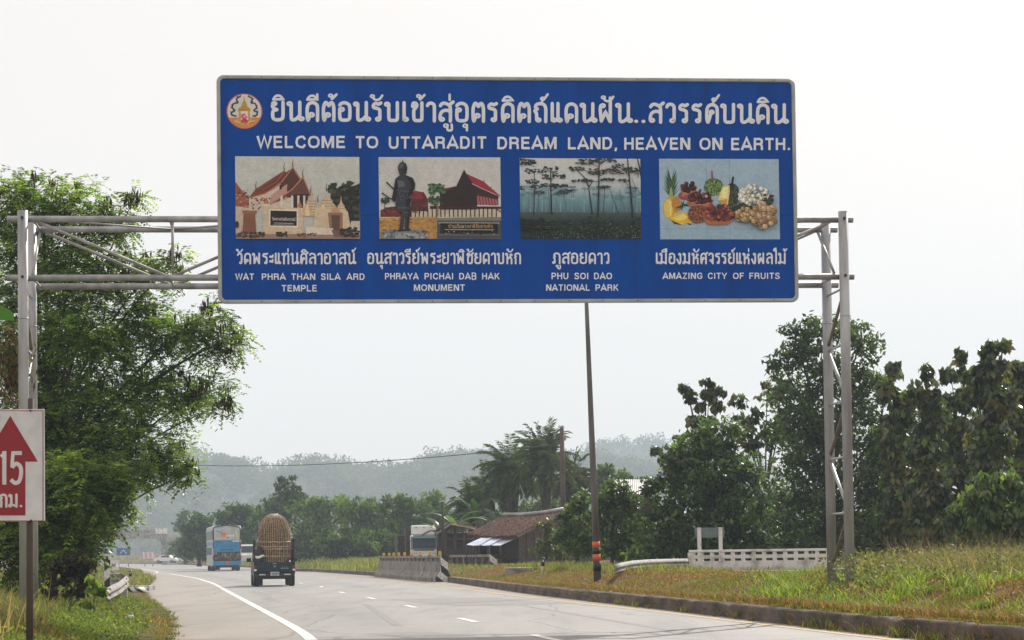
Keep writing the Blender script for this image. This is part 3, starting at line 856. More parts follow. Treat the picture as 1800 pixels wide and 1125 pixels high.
for ws in ([('WAT', 414, 446.4, 480.8, 491.8), ('PHRA', 460, 502, 480.8, 491.8), ('THAN', 512, 554.3, 480.8, 491.8), ('SILA', 564, 598.3, 480.8, 491.8), ('ARD', 609.5, 641, 480.8, 491.8), ('TEMPLE', 495, 557.3, 501, 512.2)],
           [('PHRAYA', 676.6, 735.5, 480, 491), ('PICHAI', 746, 797, 480, 491), ('DAB', 807, 837.3, 480, 491), ('HAK', 847.2, 878.4, 480, 491), ('MONUMENT', 727.5, 817, 500, 511.2)],
           [('PHU', 969.3, 999.2, 479.5, 490.6), ('SOI', 1009.5, 1034.6, 479.5, 490.6), ('DAO', 1044, 1075.8, 479.5, 490.6), ('NATIONAL', 960, 1036.8, 500, 511), ('PARK', 1046.6, 1087.2, 500, 511)],
           [('AMAZING', 1165, 1234.8, 479.5, 490.2), ('CITY', 1244, 1277.7, 479.5, 490.2), ('OF', 1288.4, 1307.6, 479.5, 490.2), ('FRUITS', 1317, 1370.7, 479.5, 490.2)]):
    latin(ws, 'lettering', None, 18.0)

# ---- printed pictures
A1 = lambda x, y: L(380 + x / 3.4615, 120 + y / 3.4615)
A2 = lambda x, y: L(880 + x / 3.309, 120 + y / 3.309)
def q(c): return tuple((v / 255) ** 2.2 * 1.12 for v in c)
class Pic(Flat):
    def __init__(self, A): super().__init__(-.0016, .00004); self.A = A
    def p(self, c, *xy):
        cs = [q(k) for k in c] if isinstance(c, list) else q(c)
        self.poly([self.A(xy[i], xy[i + 1]) for i in range(0, len(xy), 2)], cs)
    def l(self, c, w_, *xy, w2=None):
        k = abs(self.A(1, 0)[0] - self.A(0, 0)[0])
        self.stroke([self.A(xy[i], xy[i + 1]) for i in range(0, len(xy), 2)], w_ * k, q(c), False, None if w2 is None else w2 * k)
    def d(self, c, x, y, rx, ry=None, jit=.0, rng=None, n=12):
        k = abs(self.A(1, 0)[0] - self.A(0, 0)[0]); ry = rx if ry is None else ry
        self.disc(self.A(x, y), rx * k, ry * k, q(c), n, jit, rng)
    def scat(self, rng, n, x0, x1, y0, y1, r0, r1, cs, sq=.7):
        for _ in range(n):
            r = rng.uniform(r0, r1); self.d(cs[rng.integers(len(cs))], rng.uniform(x0, x1), rng.uniform(y0, y1), r, r * sq, .3, rng, 7)
    def clip(self, x0, y0, x1, y1):
        a = self.A(x0, y0); b = self.A(x1, y1)
        def cl(v): return (min(max(v[0], a[0]), b[0]), v[1], min(max(v[2], b[1]), a[1]))
        self.v = [cl(v) for v in self.v]
rg = np.random.default_rng(11)
# temple
p = Pic(A1)
p.p([(196, 199, 193)] * 2 + [(186, 188, 182)] * 2, 115, 535, 873, 540, 876, 1038, 118, 1038)
for _ in range(60): p.d(((48, 54, 46), (62, 66, 54), (36, 40, 36), (80, 84, 66))[rg.integers(4)], rg.uniform(690, 872), 770 + rg.uniform(-1, 1) * 55 - (40 if rg.random() < .3 else 0) * rg.random(), rg.uniform(12, 30), rg.uniform(10, 22), .35, rg, 8)
p.p((44, 48, 42), 700, 790, 872, 700, 874, 940, 690, 940)
p.scat(rg, 50, 700, 868, 730, 920, 8, 18, [(56, 62, 50), (34, 37, 34), (74, 78, 60)])
p.p((150, 92, 74), 115, 690, 150, 735, 200, 792, 205, 850, 115, 850); p.scat(rg, 30, 118, 200, 740, 850, 4, 10, [(120, 66, 52), (182, 130, 108), (98, 60, 50)])
p.p((196, 178, 160), 117, 840, 205, 850, 205, 1010, 118, 1010)
p.p((205, 188, 172), 200, 790, 440, 700, 560, 760, 560, 860, 200, 870)                       # hall walls
p.p((128, 72, 64), 196, 792, 240, 735, 415, 622, 440, 655, 330, 748, 215, 785)
p.p((112, 60, 54), 240, 752, 300, 712, 458, 612, 470, 640, 340, 742)
p.p((88, 58, 54), 468, 600, 392, 702, 420, 790, 585, 775, 520, 680)
p.p((188, 146, 136), 335, 770, 432, 704, 430, 800, 325, 828); p.p((70, 50, 46), 385, 712, 400, 704, 400, 735, 385, 742)
p.l((176, 118, 84), 7, 215, 785, 300, 762, 400, 690, 466, 604); p.l((176, 118, 84), 7, 466, 604, 520, 690, 584, 775); p.l((158, 100, 76), 5, 280, 742, 370, 690, 412, 630)
p.p((104, 70, 62), 325, 832, 385, 790, 462, 745, 528, 660, 575, 772, 440, 772, 400, 800); p.l((186, 130, 92), 7, 330, 828, 400, 780, 462, 738, 528, 662); p.l((186, 130, 92), 6, 528, 662, 574, 772)
p.p((58, 44, 42), 470, 770, 560, 765, 555, 850, 470, 850)
for x in (398, 462, 500, 536): p.l((214, 204, 194), 13, x, 775, x, 850)
for x, y in ((415, 620), (467, 600), (528, 662), (243, 735), (577, 762), (672, 745), (620, 815), (756, 800)): p.l((96, 60, 50), 7, x, y, x - 3, y - 22, x + 2, y - 48, w2=1.5)
p.scat(rg, 40, 215, 330, 790, 860, 4, 9, [(110, 66, 58), (206, 190, 175), (84, 56, 52), (170, 130, 112)])
p.p((206, 184, 158), 285, 832, 325, 828, 330, 848, 530, 850, 530, 1010, 285, 1010); p.p((222, 204, 180), 282, 826, 326, 826, 326, 840, 282, 840); p.p((184, 120, 84), 286, 824, 306, 784, 324, 824); p.p((184, 120, 84), 492, 846, 508, 808, 526, 846)
p.p((226, 216, 202), 322, 858, 498, 862, 498, 968, 322, 964); p.p((42, 40, 40), 330, 866, 490, 870, 490, 960, 330, 957)
thai(p, 'วัดพระแท่นศิลาอาสน์', (340, 926), (482, 930), 16, 13, q((205, 200, 190)), A1)
p.l((205, 200, 190), 3, 352, 942, 470, 945); p.l((170, 165, 155), 3, 345, 951, 475, 954)
p.p((132, 88, 68), 168, 872, 240, 872, 238, 905, 244, 1005, 160, 1005, 166, 905); p.p((150, 104, 82), 160, 866, 246, 866, 246, 884, 160, 884)
def chedi(x, y0, y1, wd, c=(204, 180, 146)):
    hgt = y1 - y0; pts = [(-.5, 1), (-.48, .75), (-.42, .7), (-.40, .52), (-.28, .40), (-.24, .28), (-.12, .2), (-.05, .08), (0, -.22), (.05, .08), (.12, .2), (.24, .28), (.28, .40), (.40, .52), (.42, .7), (.48, .75), (.5, 1)]
    p.p(c, *[v for a in pts for v in (x + a[0] * wd, y0 + a[1] * hgt)])
    for k in np.linspace(.3, .95, 6):
        w_ = wd * (.22 + .24 * k); p.l(tuple(int(v * .78) for v in c), 4, x - w_, y0 + k * hgt, x + w_, y0 + k * hgt)
    p.p(tuple(min(255, int(v * 1.13)) for v in c), x - wd * .36, y0 + hgt * .98, x - wd * .3, y0 + hgt * .55, x - wd * .16, y0 + hgt * .42, x - wd * .1, y0 + hgt * .98)
chedi(578, 770, 900, 105); chedi(760, 800, 925, 80); chedi(676, 765, 900, 120); chedi(630, 860, 985, 85, (214, 198, 172))
p.p((208, 186, 156), 600, 850, 800, 870, 822, 985, 600, 985); p.p((150, 112, 92), 680, 880, 770, 880, 770, 985, 690, 985); p.p((96, 74, 66), 700, 895, 752, 895, 752, 985, 706, 985)
p.p((190, 150, 120), 690, 880, 725, 838, 765, 880); p.p((218, 208, 190), 545, 965, 712, 975, 712, 1022, 545, 1020); p.p((222, 196, 176), 640, 980, 690, 980, 690, 1012, 640, 1010)
p.p((196, 184, 170), 820, 930, 874, 930, 875, 1000, 820, 1000)
p.p((152, 124, 112), 118, 1008, 876, 1015, 876, 1038, 118, 1038); p.p((120, 92, 84), 700, 985, 770, 985, 860, 1030, 720, 1030)
p.scat(rg, 70, 122, 300, 1000, 1028, 4, 12, [(76, 70, 54), (100, 82, 66), (58, 56, 46)]); p.scat(rg, 40, 370, 430, 998, 1024, 4, 10, [(46, 50, 40), (66, 64, 50)]); p.scat(rg, 60, 760, 870, 970, 1026, 5, 13, [(48, 46, 40), (66, 58, 50)]); p.scat(rg, 18, 480, 610, 1004, 1026, 4, 9, [(150, 80, 70), (92, 80, 60)])
p.d((44, 50, 42), 127, 952, 12, 22)
p.clip(115, 535, 876, 1038); p.build('picture', M['print'], sign)
# monument
p = Pic(A1)
p.p([(198, 199, 195)] * 2 + [(206, 205, 200)] * 2, 988, 540, 1733, 542, 1735, 1038, 992, 1038)
p.p((196, 186, 166), 992, 860, 1735, 850, 1735, 915, 992, 915)
p.p((110, 58, 52), 1000, 862, 1060, 842, 1190, 840, 1190, 905, 1000, 905); p.scat(rg, 50, 1005, 1190, 850, 905, 4, 9, [(78, 44, 42), (136, 74, 64), (60, 44, 42)])
p.p((136, 54, 62), 1180, 765, 1210, 745, 1262, 755, 1285, 795, 1185, 795); p.p((92, 48, 50), 1185, 795, 1288, 795, 1290, 870, 1185, 870); p.p((112, 36, 46), 1245, 760, 1262, 752, 1288, 795, 1262, 795)
p.scat(rg, 30, 1185, 1290, 800, 880, 4, 9, [(60, 38, 40), (130, 60, 60), (84, 60, 54)])
p.p((96, 44, 48), 1360, 760, 1375, 735, 1470, 715, 1480, 850, 1360, 850)
p.p((52, 40, 42), 1365, 770, 1465, 715, 1508, 624, 1555, 700, 1600, 725, 1585, 860, 1365, 860)
p.p((150, 52, 66), 1520, 640, 1628, 690, 1730, 778, 1700, 780, 1590, 715, 1556, 700); p.l((196, 176, 170), 4, 1556, 702, 1600, 724, 1728, 782); p.l((70, 40, 44), 7, 1465, 716, 1508, 622, 1556, 700)
for x, y in ((1628, 690), (1672, 728), (1690, 745)): p.l((110, 40, 50), 5, x, y, x + 4, y - 12, w2=1)
p.p((62, 42, 44), 1585, 720, 1720, 780, 1715, 800, 1585, 790); p.p((166, 96, 104), 1588, 775, 1712, 800, 1712, 835, 1588, 830)
for x in range(1600, 1712, 18): p.l((92, 44, 50), 5, x, 770, x + 8, 832)
p.p((74, 40, 42), 1300, 838, 1735, 842, 1735, 856, 1300, 856)
for x in np.arange(1210, 1725, 26): p.l((48, 36, 34), 6, x, 852, x + rg.uniform(-2, 2), 905)
p.l((80, 50, 46), 7, 1690, 842, 1733, 875)
p.p((184, 138, 80), 992, 912, 1345, 905, 1345, 1038, 992, 1038); p.p((128, 122, 110), 1345, 912, 1735, 905, 1735, 1038, 1345, 1038)
p.scat(rg, 160, 994, 1340, 915, 1034, 5, 16, [(196, 150, 88), (160, 112, 62), (204, 170, 110), (142, 124, 72), (176, 128, 70)], .4)
p.l((126, 104, 82), 8, 1345, 860, 1340, 912); p.l((150, 130, 100), 5, 1352, 800, 1348, 900); p.l((150, 130, 100), 4, 1338, 820, 1350, 870)
p.scat(rg, 60, 1292, 1388, 705, 770, 6, 14, [(60, 88, 60), (84, 116, 76), (46, 66, 50), (110, 136, 92)]); p.scat(rg, 34, 1296, 1378, 780, 830, 6, 14, [(60, 88, 60), (46, 66, 50), (84, 116, 76)])
p.scat(rg, 22, 1005, 1045, 785, 825, 5, 11, [(56, 82, 62), (40, 58, 48)]); p.l((60, 52, 44), 4, 1026, 815, 1022, 865)
p.p((70, 76, 84), 1345, 928, 1735, 928, 1735, 1034, 1345, 1034); p.p((132, 138, 142), 1352, 936, 1722, 938, 1722, 950, 1352, 948); p.p((30, 30, 32), 1364, 944, 1714, 946, 1714, 1006, 1364, 1006); p.p((94, 98, 104), 1352, 1010, 1728, 1012, 1728, 1020, 1352, 1018)
thai(p, 'บ้านเกิดพระยาพิชัยดาบหัก', (1412, 974), (1682, 974), 20, 13, q((196, 158, 92)), A1)
p.l((176, 172, 160), 4, 1390, 983, 1690, 984); p.scat(rg, 40, 1372, 1706, 985, 1012, 3, 8, [(130, 130, 126), (70, 70, 68), (40, 40, 40)])
ST = (58, 60, 68); SD = (36, 37, 43); SLt = (92, 95, 104)
p.p((118, 124, 126), 1005, 1010, 1050, 985, 1235, 985, 1300, 1038, 1000, 1038); p.p((152, 156, 154), 1090, 1000, 1232, 1004, 1232, 1038, 1090, 1038); p.scat(rg, 50, 1005, 1290, 985, 1036, 4, 11, [(96, 102, 104), (164, 168, 166), (80, 86, 90)])
p.l(SD, 9, 1036, 694, 1078, 735, 1140, 770, w2=7); p.l(SD, 9, 1008, 760, 1050, 790, 1090, 806, w2=6)
p.p(ST, 1112, 640, 1104, 605, 1116, 578, 1134, 570, 1154, 580, 1163, 606, 1158, 640, 1144, 656, 1122, 654); p.l(SD, 6, 1134, 575, 1135, 562); p.p(SLt, 1112, 612, 1124, 584, 1140, 580, 1128, 608); p.l(SD, 4, 1112, 618, 1152, 620); p.p(SD, 1146, 590, 1160, 610, 1156, 640, 1140, 648)
p.p(ST, 1118, 650, 1150, 650, 1195, 668, 1210, 700, 1208, 735, 1180, 770, 1180, 850, 1090, 852, 1092, 770, 1086, 700, 1092, 672)
p.p(SD, 1150, 655, 1196, 670, 1211, 705, 1206, 742, 1172, 785, 1160, 775, 1186, 730, 1176, 690); p.p(SD, 1090, 672, 1080, 740, 1066, 800, 1084, 818, 1100, 780, 1104, 700)
p.p(SLt, 1100, 680, 1140, 690, 1150, 720, 1108, 728); p.l(SLt, 4, 1098, 745, 1172, 752); p.l(SD, 5, 1092, 766, 1180, 770)
p.p(ST, 1088, 790, 1185, 790, 1178, 880, 1172, 985, 1148, 985, 1146, 880, 1138, 985, 1112, 985, 1128, 880, 1104, 860); p.p(SD, 1150, 800, 1184, 795, 1178, 880, 1172, 980, 1160, 980, 1160, 880); p.l(SLt, 5, 1104, 850, 1176, 852); p.l(SLt, 4, 1130, 880, 1172, 882); p.p(SD, 1100, 985, 1180, 978, 1184, 990, 1100, 992)
p.scat(rg, 24, 1100, 1180, 690, 900, 3, 7, [SLt, SD, (74, 77, 86)])
p.clip(988, 540, 1735, 1038); p.build('picture', M['print'], sign)
# pine forest in mist
p = Pic(A2)
p.p([(202, 204, 200)] * 2 + [(196, 202, 202)] * 2, 110, 520, 817, 527, 818, 660, 112, 660)
p.p([(196, 202, 202)] * 2 + [(112, 152, 162)] * 2, 112, 660, 818, 660, 818, 770, 112, 770)
p.p([(112, 152, 162)] * 2 + [(78, 104, 112)] * 2, 112, 770, 818, 770, 819, 845, 113, 845)
p.p([(74, 88, 84)] * 2 + [(44, 58, 50)] * 2 , 113, 838, 819, 842, 820, 900, 114, 900)
p.p([(44, 58, 50)] * 2 + [(36, 46, 44)] * 2, 114, 900, 820, 900, 820, 993, 115, 993)
for k in range(70):
    x = rg.uniform(112, 815); y = rg.uniform(690, 760); g = rg.uniform(0, 1); c = tuple(int(a * g + b * (1 - g)) for a, b in zip((150, 180, 188), (92, 126, 134)))
    p.d(c, x, y, rg.uniform(14, 34), rg.uniform(5, 11), .4, rg, 8); p.l(c, 2.5, x, y, x + rg.uniform(-4, 4), 835)
def pine(x0, y0, x1, y1, w_, crowns, c=(44, 52, 54)):
    p.l(c, w_, x0, y0, (x0 + x1) / 2 + rg.uniform(-2, 2), (y0 + y1) / 2, x1, y1, w2=w_ * .55)
    for (cx, cy, rx, ry) in crowns:
        p.l(c, 3, x1 + (x0 - x1) * .2, min(cy + 30, y0), cx, cy)
        for _ in range(int(rx * .62)): 
            a = rg.uniform(-1, 1); p.d(((40, 48, 50), (52, 62, 62), (66, 78, 78))[rg.integers(3)], cx + a * rx, cy + rg.uniform(-1, 1) * ry * (1 - .5 * a * a), rg.uniform(5, 11), rg.uniform(2.5, 5), .45, rg, 7)
pine(193, 855, 196, 600, 6, [(195, 600, 50, 25), (180, 660, 40, 14), (150, 545, 48, 18), (205, 690, 30, 10)])
pine(297, 850, 290, 580, 9, [(290, 590, 40, 22), (310, 630, 66, 18), (285, 680, 50, 14), (340, 685, 50, 10), (380, 712, 34, 6)])
pine(532, 848, 510, 680, 9, []); p.l((44, 52, 54), 8, 512, 690, 490, 640, 440, 590, w2=4); p.l((44, 52, 54), 6, 514, 690, 540, 650, w2=3)
for b in ((440, 585, 44, 14), (470, 655, 56, 10), (560, 600, 60, 22), (500, 545, 60, 16), (600, 540, 70, 14), (640, 600, 46, 18), (620, 650, 40, 9), (680, 570, 34, 12)): pine(570, 660, 570, 600, 5, [b])
pine(565, 870, 572, 522, 11, []); pine(600, 850, 605, 690, 5, [(600, 692, 34, 8)], (70, 88, 92)); pine(685, 845, 628, 690, 5, [], (64, 80, 84)); pine(725, 840, 690, 700, 4, [], (90, 112, 118))
pine(768, 875, 736, 526, 12, [(720, 600, 44, 16), (760, 590, 40, 16), (715, 655, 30, 8)]); pine(818, 640, 794, 527, 11, [(795, 610, 24, 16)]); p.l((60, 74, 78), 5, 815, 735, 780, 690, 760, 640, w2=2)
pine(385, 835, 360, 700, 4, [(360, 725, 34, 8)], (80, 104, 110)); pine(220, 840, 218, 720, 4, [(222, 722, 30, 9)], (76, 98, 104)); pine(290, 840, 275, 700, 4, [], (80, 100, 106)); pine(450, 835, 455, 760, 3, [], (98, 124, 130)); pine(120, 700, 120, 690, 3, [(122, 700, 14, 10), (135, 545, 40, 20)])
p.scat(rg, 160, 116, 816, 865, 990, 6, 18, [(40, 52, 46), (50, 66, 54), (34, 42, 40), (58, 74, 60)], .35); p.scat(rg, 30, 120, 250, 880, 930, 8, 22, [(30, 36, 34), (38, 46, 42)], .6)
for _ in range(150): p.d((150, 156, 140), rg.uniform(200, 810), 990 - rg.uniform(0, 1) ** 1.7 * 90, rg.uniform(1.2, 2.4), None, 0, None, 5)
p.clip(110, 522, 819, 993); p.build('picture', M['print'], sign)
# fruit
p = Pic(A2)
p.p([(158, 184, 202)] * 2 + [(150, 178, 198)] * 2, 921, 525, 1620, 528, 1626, 995, 928, 995)
for pts in ((1195, 530, 1200, 992), (1329, 531, 1335, 992), (928, 933, 1624, 936)): p.l((120, 146, 162), 2.5, *pts)
for k in range(24):
    t = k / 24; side = -1 if k % 2 else 1; y = 752 - t * 95; x = 992 + side * (6 + 40 * (1 - t) ** .5 * rg.uniform(.5, 1)); p.p(((62, 94, 66), (84, 118, 76), (44, 70, 54))[k % 3], 986 + side * 2, y, 998 + side * 2, y, x + side * 10, y - 55 - 40 * t)
p.p((150, 160, 96), 978, 760, 985, 700, 995, 690, 1004, 750, 1002, 770)
p.d((196, 160, 62), 985, 815, 40, 68); p.d((222, 196, 96), 975, 815, 26, 56); p.d((186, 132, 60), 1022, 790, 28, 46); p.l((236, 222, 150), 6, 985, 775, 990, 860)
p.p((222, 184, 60), 985, 870, 1010, 850, 1060, 835, 1100, 850, 1112, 880, 1115, 905, 1080, 900, 1060, 912, 1010, 905); p.p((238, 212, 110), 1000, 872, 1060, 845, 1095, 870, 1040, 890)
p.p((86, 64, 40), 985, 880, 1010, 906, 1062, 914, 1040, 904); p.p((86, 64, 40), 1080, 900, 1116, 905, 1100, 914)
for k in range(14): a = rg.uniform(0, 6.28); p.p((46, 84, 62) if k % 2 else (36, 62, 50), 1052, 795, 1064, 802, 1060 + 52 * math.cos(a), 800 + 34 * math.sin(a))
def bowl(cx, cy, rx, ry, fruit, n):
    p.p((150, 86, 66), cx - rx, cy, cx + rx, cy, cx + rx * .68, cy + ry * 1.25, cx - rx * .68, cy + ry * 1.25)
    for _ in range(8): p.l((186, 124, 92), 3, cx - rx * rg.uniform(.6, .95), cy + ry * rg.uniform(.1, 1.1), cx + rx * rg.uniform(.6, .9), cy + ry * rg.uniform(.1, 1.1))
    for _ in range(n):
        a = rg.uniform(0, 6.28); r = rg.uniform(0, 1) ** .5; c = fruit[rg.integers(len(fruit))]; x, y = cx + rx * .85 * r * math.cos(a), cy - ry * .35 + ry * .75 * r * math.sin(a)
        p.d(tuple(int(v * .55) for v in c), x + 2, y + 2, 13, 11); p.d(c, x, y, 11, 9.5); p.d(tuple(min(255, int(v * 1.6)) for v in c), x - 3, y - 3, 3.4)
mg = [(72, 36, 40), (92, 48, 48), (58, 30, 36), (108, 60, 56)]
p.d((148, 74, 72), 1068, 742, 36, 26); bowl(1092, 700, 48, 42, mg, 26)
p.d((96, 126, 72), 1240, 690, 58, 52)
for _ in range(130): a = rg.uniform(0, 6.28); r = rg.uniform(0, 1) ** .5; x, y = 1240 + 56 * r * math.cos(a), 692 + 50 * r * math.sin(a); p.p(((132, 158, 84), (66, 92, 56), (168, 180, 110), (52, 72, 50))[rg.integers(4)], x - 4, y + 4, x + 4, y + 4, x + rg.uniform(-2, 2), y - 7)
p.l((128, 92, 84), 11, 1232, 655, 1230, 625, 1228, 595, w2=8)
p.d((52, 60, 52), 1345, 735, 44, 68)
for _ in range(110): a = rg.uniform(0, 6.28); r = rg.uniform(0, 1) ** .5; x, y = 1348 + 42 * r * math.cos(a), 738 + 66 * r * math.sin(a); p.p(((80, 90, 74), (36, 42, 38), (100, 108, 88))[rg.integers(3)], x - 4, y + 4, x + 4, y + 4, x, y - 7)
p.l((46, 42, 44), 12, 1344, 680, 1352, 632); p.p((222, 206, 128), 1262, 760, 1290, 690, 1330, 680, 1332, 720, 1320, 800, 1285, 792); p.p((240, 228, 168), 1275, 750, 1296, 700, 1322, 690, 1318, 760); p.p((208, 150, 70), 1270, 770, 1318, 760, 1312, 796, 1282, 790)
bowl(1160, 765, 80, 40, mg, 44); p.d((200, 150, 150), 1195, 745, 9); p.l((60, 36, 36), 10, 1150, 725, 1165, 705)
def pile(cs, n, x0, x1, y0, y1, r0, r1, f=lambda x, y: True):
    for _ in range(n):
        x, y = rg.uniform(x0, x1), rg.uniform(y0, y1)
        if not f(x, y): continue
        c = cs[rg.integers(len(cs))]; r = rg.uniform(r0, r1); p.d(tuple(int(v * .5) for v in c), x + 1.5, y + 2, r * 1.08); p.d(c, x, y, r); p.d(tuple(min(255, int(v * 1.3)) for v in c), x - r * .3, y - r * .3, r * .4)
p.d((110, 70, 54), 1145, 850, 58, 52)
for _ in range(90): a = rg.uniform(0, 6.28); r = rg.uniform(0, 1) ** .5; p.d(((146, 84, 64), (84, 50, 44), (172, 110, 78))[rg.integers(3)], 1145 + 56 * r * math.cos(a), 850 + 50 * r * math.sin(a), 6, 5, .3, rg, 6)
p.d((150, 90, 66), 1265, 865, 98, 46); p.p((170, 104, 72), 1175, 880, 1355, 880, 1320, 910, 1210, 912); pile([(98, 44, 42), (124, 62, 56), (72, 38, 38), (150, 84, 72)], 90, 1190, 1350, 800, 880, 9, 14, lambda x, y: ((x - 1268) / 88) ** 2 + ((y - 840) / 48) ** 2 < 1)
p.p((60, 66, 56), 1330, 800, 1440, 790, 1470, 815, 1340, 835); p.scat(rg, 50, 1325, 1450, 780, 830, 5, 11, [(52, 60, 50), (84, 92, 76), (40, 46, 42)])
pile([(208, 206, 188), (190, 186, 166), (222, 222, 208)], 130, 1385, 1560, 675, 800, 9, 13, lambda x, y: ((x - 1470) / 88) ** 2 + ((y - 740) / 62) ** 2 < 1)
p.scat(rg, 46, 1525, 1582, 738, 830, 5, 12, [(40, 38, 36), (58, 52, 46), (72, 74, 58)])
pile([(168, 142, 100), (184, 156, 112), (150, 124, 88)], 60, 1362, 1460, 815, 888, 10, 14, lambda x, y: ((x - 1412) / 52) ** 2 + ((y - 852) / 38) ** 2 < 1)
pile([(150, 122, 92), (172, 142, 108), (130, 104, 82), (186, 156, 122)], 90, 1450, 1600, 790, 925, 14, 18, lambda x, y: ((x - 1525) / 74) ** 2 + ((y - 855) / 68) ** 2 < 1)
p.clip(921, 526, 1625, 995); p.build('picture', M['print'], sign)
# round provincial emblem
p = Pic(A1); cx, cy = 172, 261
p.d((206, 96, 78), cx, cy, 109, 109, n=40); p.d((214, 212, 206), cx, cy, 103, 103, n=40)
p.p((206, 140, 74), *[v for a in np.linspace(R(22), R(158), 16) for v in (cx + 103 * math.cos(a), cy + 103 * math.sin(a))])
p.scat(rg, 40, 105, 240, 312, 345, 3, 7, [(222, 160, 96), (190, 116, 60), (226, 178, 120)])
p.p((190, 150, 78), 130, 262, 138, 240, 150, 236, 158, 212, 166, 200, 171, 168, 176, 200, 184, 212, 192, 236, 204, 240, 212, 262); p.l((150, 110, 60), 4, 136, 250, 206, 250); p.l((150, 110, 60), 3, 150, 236, 192, 236)
for x in (144, 200): p.p((196, 150, 84), x - 5, 262, x + 5, 262, x + 6, 322, x - 6, 322)
p.p((226, 214, 200), 150, 262, 194, 262, 194, 325, 150, 325); p.d((206, 96, 140), 172, 296, 20, 20, .3, rg); p.d((226, 150, 176), 172, 292, 10, 10); p.p((196, 70, 90), 146, 322, 172, 300, 198, 322, 186, 330, 158, 330); p.l((214, 206, 196), 5, 110, 322, 150, 330); p.l((214, 206, 196), 5, 194, 330, 236, 318)
for s in (-1, 1):
    pts = spline([(cx + s * v[0], cy + v[1]) for v in ((22, -92), (48, -74), (40, -52), (64, -46), (74, -22), (58, -4), (78, 8), (70, 26), (48, 30))])
    p.l((56, 58, 78), 9, *[v for a in pts for v in a]); 
    for a in pts[::3]: p.d((70, 72, 92), a[0] + s * rg.uniform(2, 7), a[1] + rg.uniform(-5, 5), 4.5, 4.5, .4, rg, 6)
p.build('emblem', M['print'], sign)
# ------------------------------------------------------------------ vegetation
def pxr(px, D): return px * D / F
def blob_world(b, D, dep=.9):
    px, py, rx, ry = b[:4]
    dd = b[4] if len(b) > 4 else 0
    c = P(px, py, D + dd)
    return np.array(c), np.array([pxr(rx, D), max(pxr(rx, D), pxr(ry, D)) * dep, pxr(ry, D)])
def clusters(rng, c, r, n):
    d = rdir(rng, n); k = rng.uniform(.0, 1, (n, 1)) ** .45
    return c + d * r * k, d
def fronds(rng, pos, dirs, L, pairs, colr, var=.5):
    """feathery compound leaves: pinnae in pairs along a drooping stalk"""
    n = len(pos)
    d = dirs / np.linalg.norm(dirs, axis=1, keepdims=True)
    up = np.array([0, 0, 1.0]); sd = np.cross(d, up); sd /= np.linalg.norm(sd, axis=1, keepdims=True) + 1e-9
    P_, A_, W_, C_ = [], [], [], []
    Ls = rng.uniform(.7, 1.25, (n, 1)) * L
    tint = colr * rng.uniform(1 - var, 1 + var, (n, 1))
    for j in range(pairs):
        t = (j + .6) / pairs
        base = pos + d * Ls * t - up * Ls * .45 * t * t
        for s in (-1, 1):
            ax = sd * s * .85 + d * .5 - up * rng.uniform(.15, .6, (n, 1))
            ax /= np.linalg.norm(ax, axis=1, keepdims=True)
            ln = Ls * .36 * (1 - .45 * abs(t - .45))
            P_.append(base + ax * ln * .5); A_.append(ax * 1.0); W_.append(ln[:, 0]); C_.append(tint)
    P_ = np.concatenate(P_); A_ = np.concatenate(A_); W_ = np.concatenate(W_); C_ = np.concatenate(C_)
    nr = rdir(rng, len(P_), 2.2)
    return leaves(P_, A_, nr, W_, W_ * .36, C_, rng, .12)
def limbs(base, blobs_w, r0, rng, lean=0.0, twigs=4):
    mb = MB(); base = Vector(base)
    top = max(blobs_w, key=lambda b: b[0][2])
    tp = Vector(top[0]); mid = base.lerp(tp, .45); mid.x = base.x * .7 + tp.x * .3 + lean; mid.y = base.y * .6 + tp.y * .4
    def bez(a, b, c, k=7): return [a * (1 - t) ** 2 + b * 2 * t * (1 - t) + c * t * t for t in [i / k for i in range(k + 1)]]
    trunk = bez(base, mid, tp, 9)
    mb.tube(trunk, [r0 * (1.25 if i == 0 else 1) * (1 - .085 * i) for i in range(len(trunk))], 10)
    for c, r in blobs_w:
        c = Vector(c)
        if (c - tp).length > .05:
            k = max(1, min(7, int(7 * max(0, (c.z - base.z)) / max(.1, tp.z - base.z) * .72)))
            a = trunk[k]; m_ = a.lerp(c, .5) + Vector((0, 0, (c - a).length * .16))
            br = bez(a, m_, c)
            rr = r0 * .42
            mb.tube(br, [rr * (1 - .11 * i) for i in range(len(br))], 7)
        for _ in range(twigs):
            d = Vector(rdir(rng, 1)[0]); e = c + Vector((d.x * r[0], d.y * r[1], d.z * r[2])) * .95
            mb.tube([c, c.lerp(e, .5) + Vector((0, 0, .08)), e], [r0 * .13, r0 * .09, r0 * .04], 5, False)
    return mb
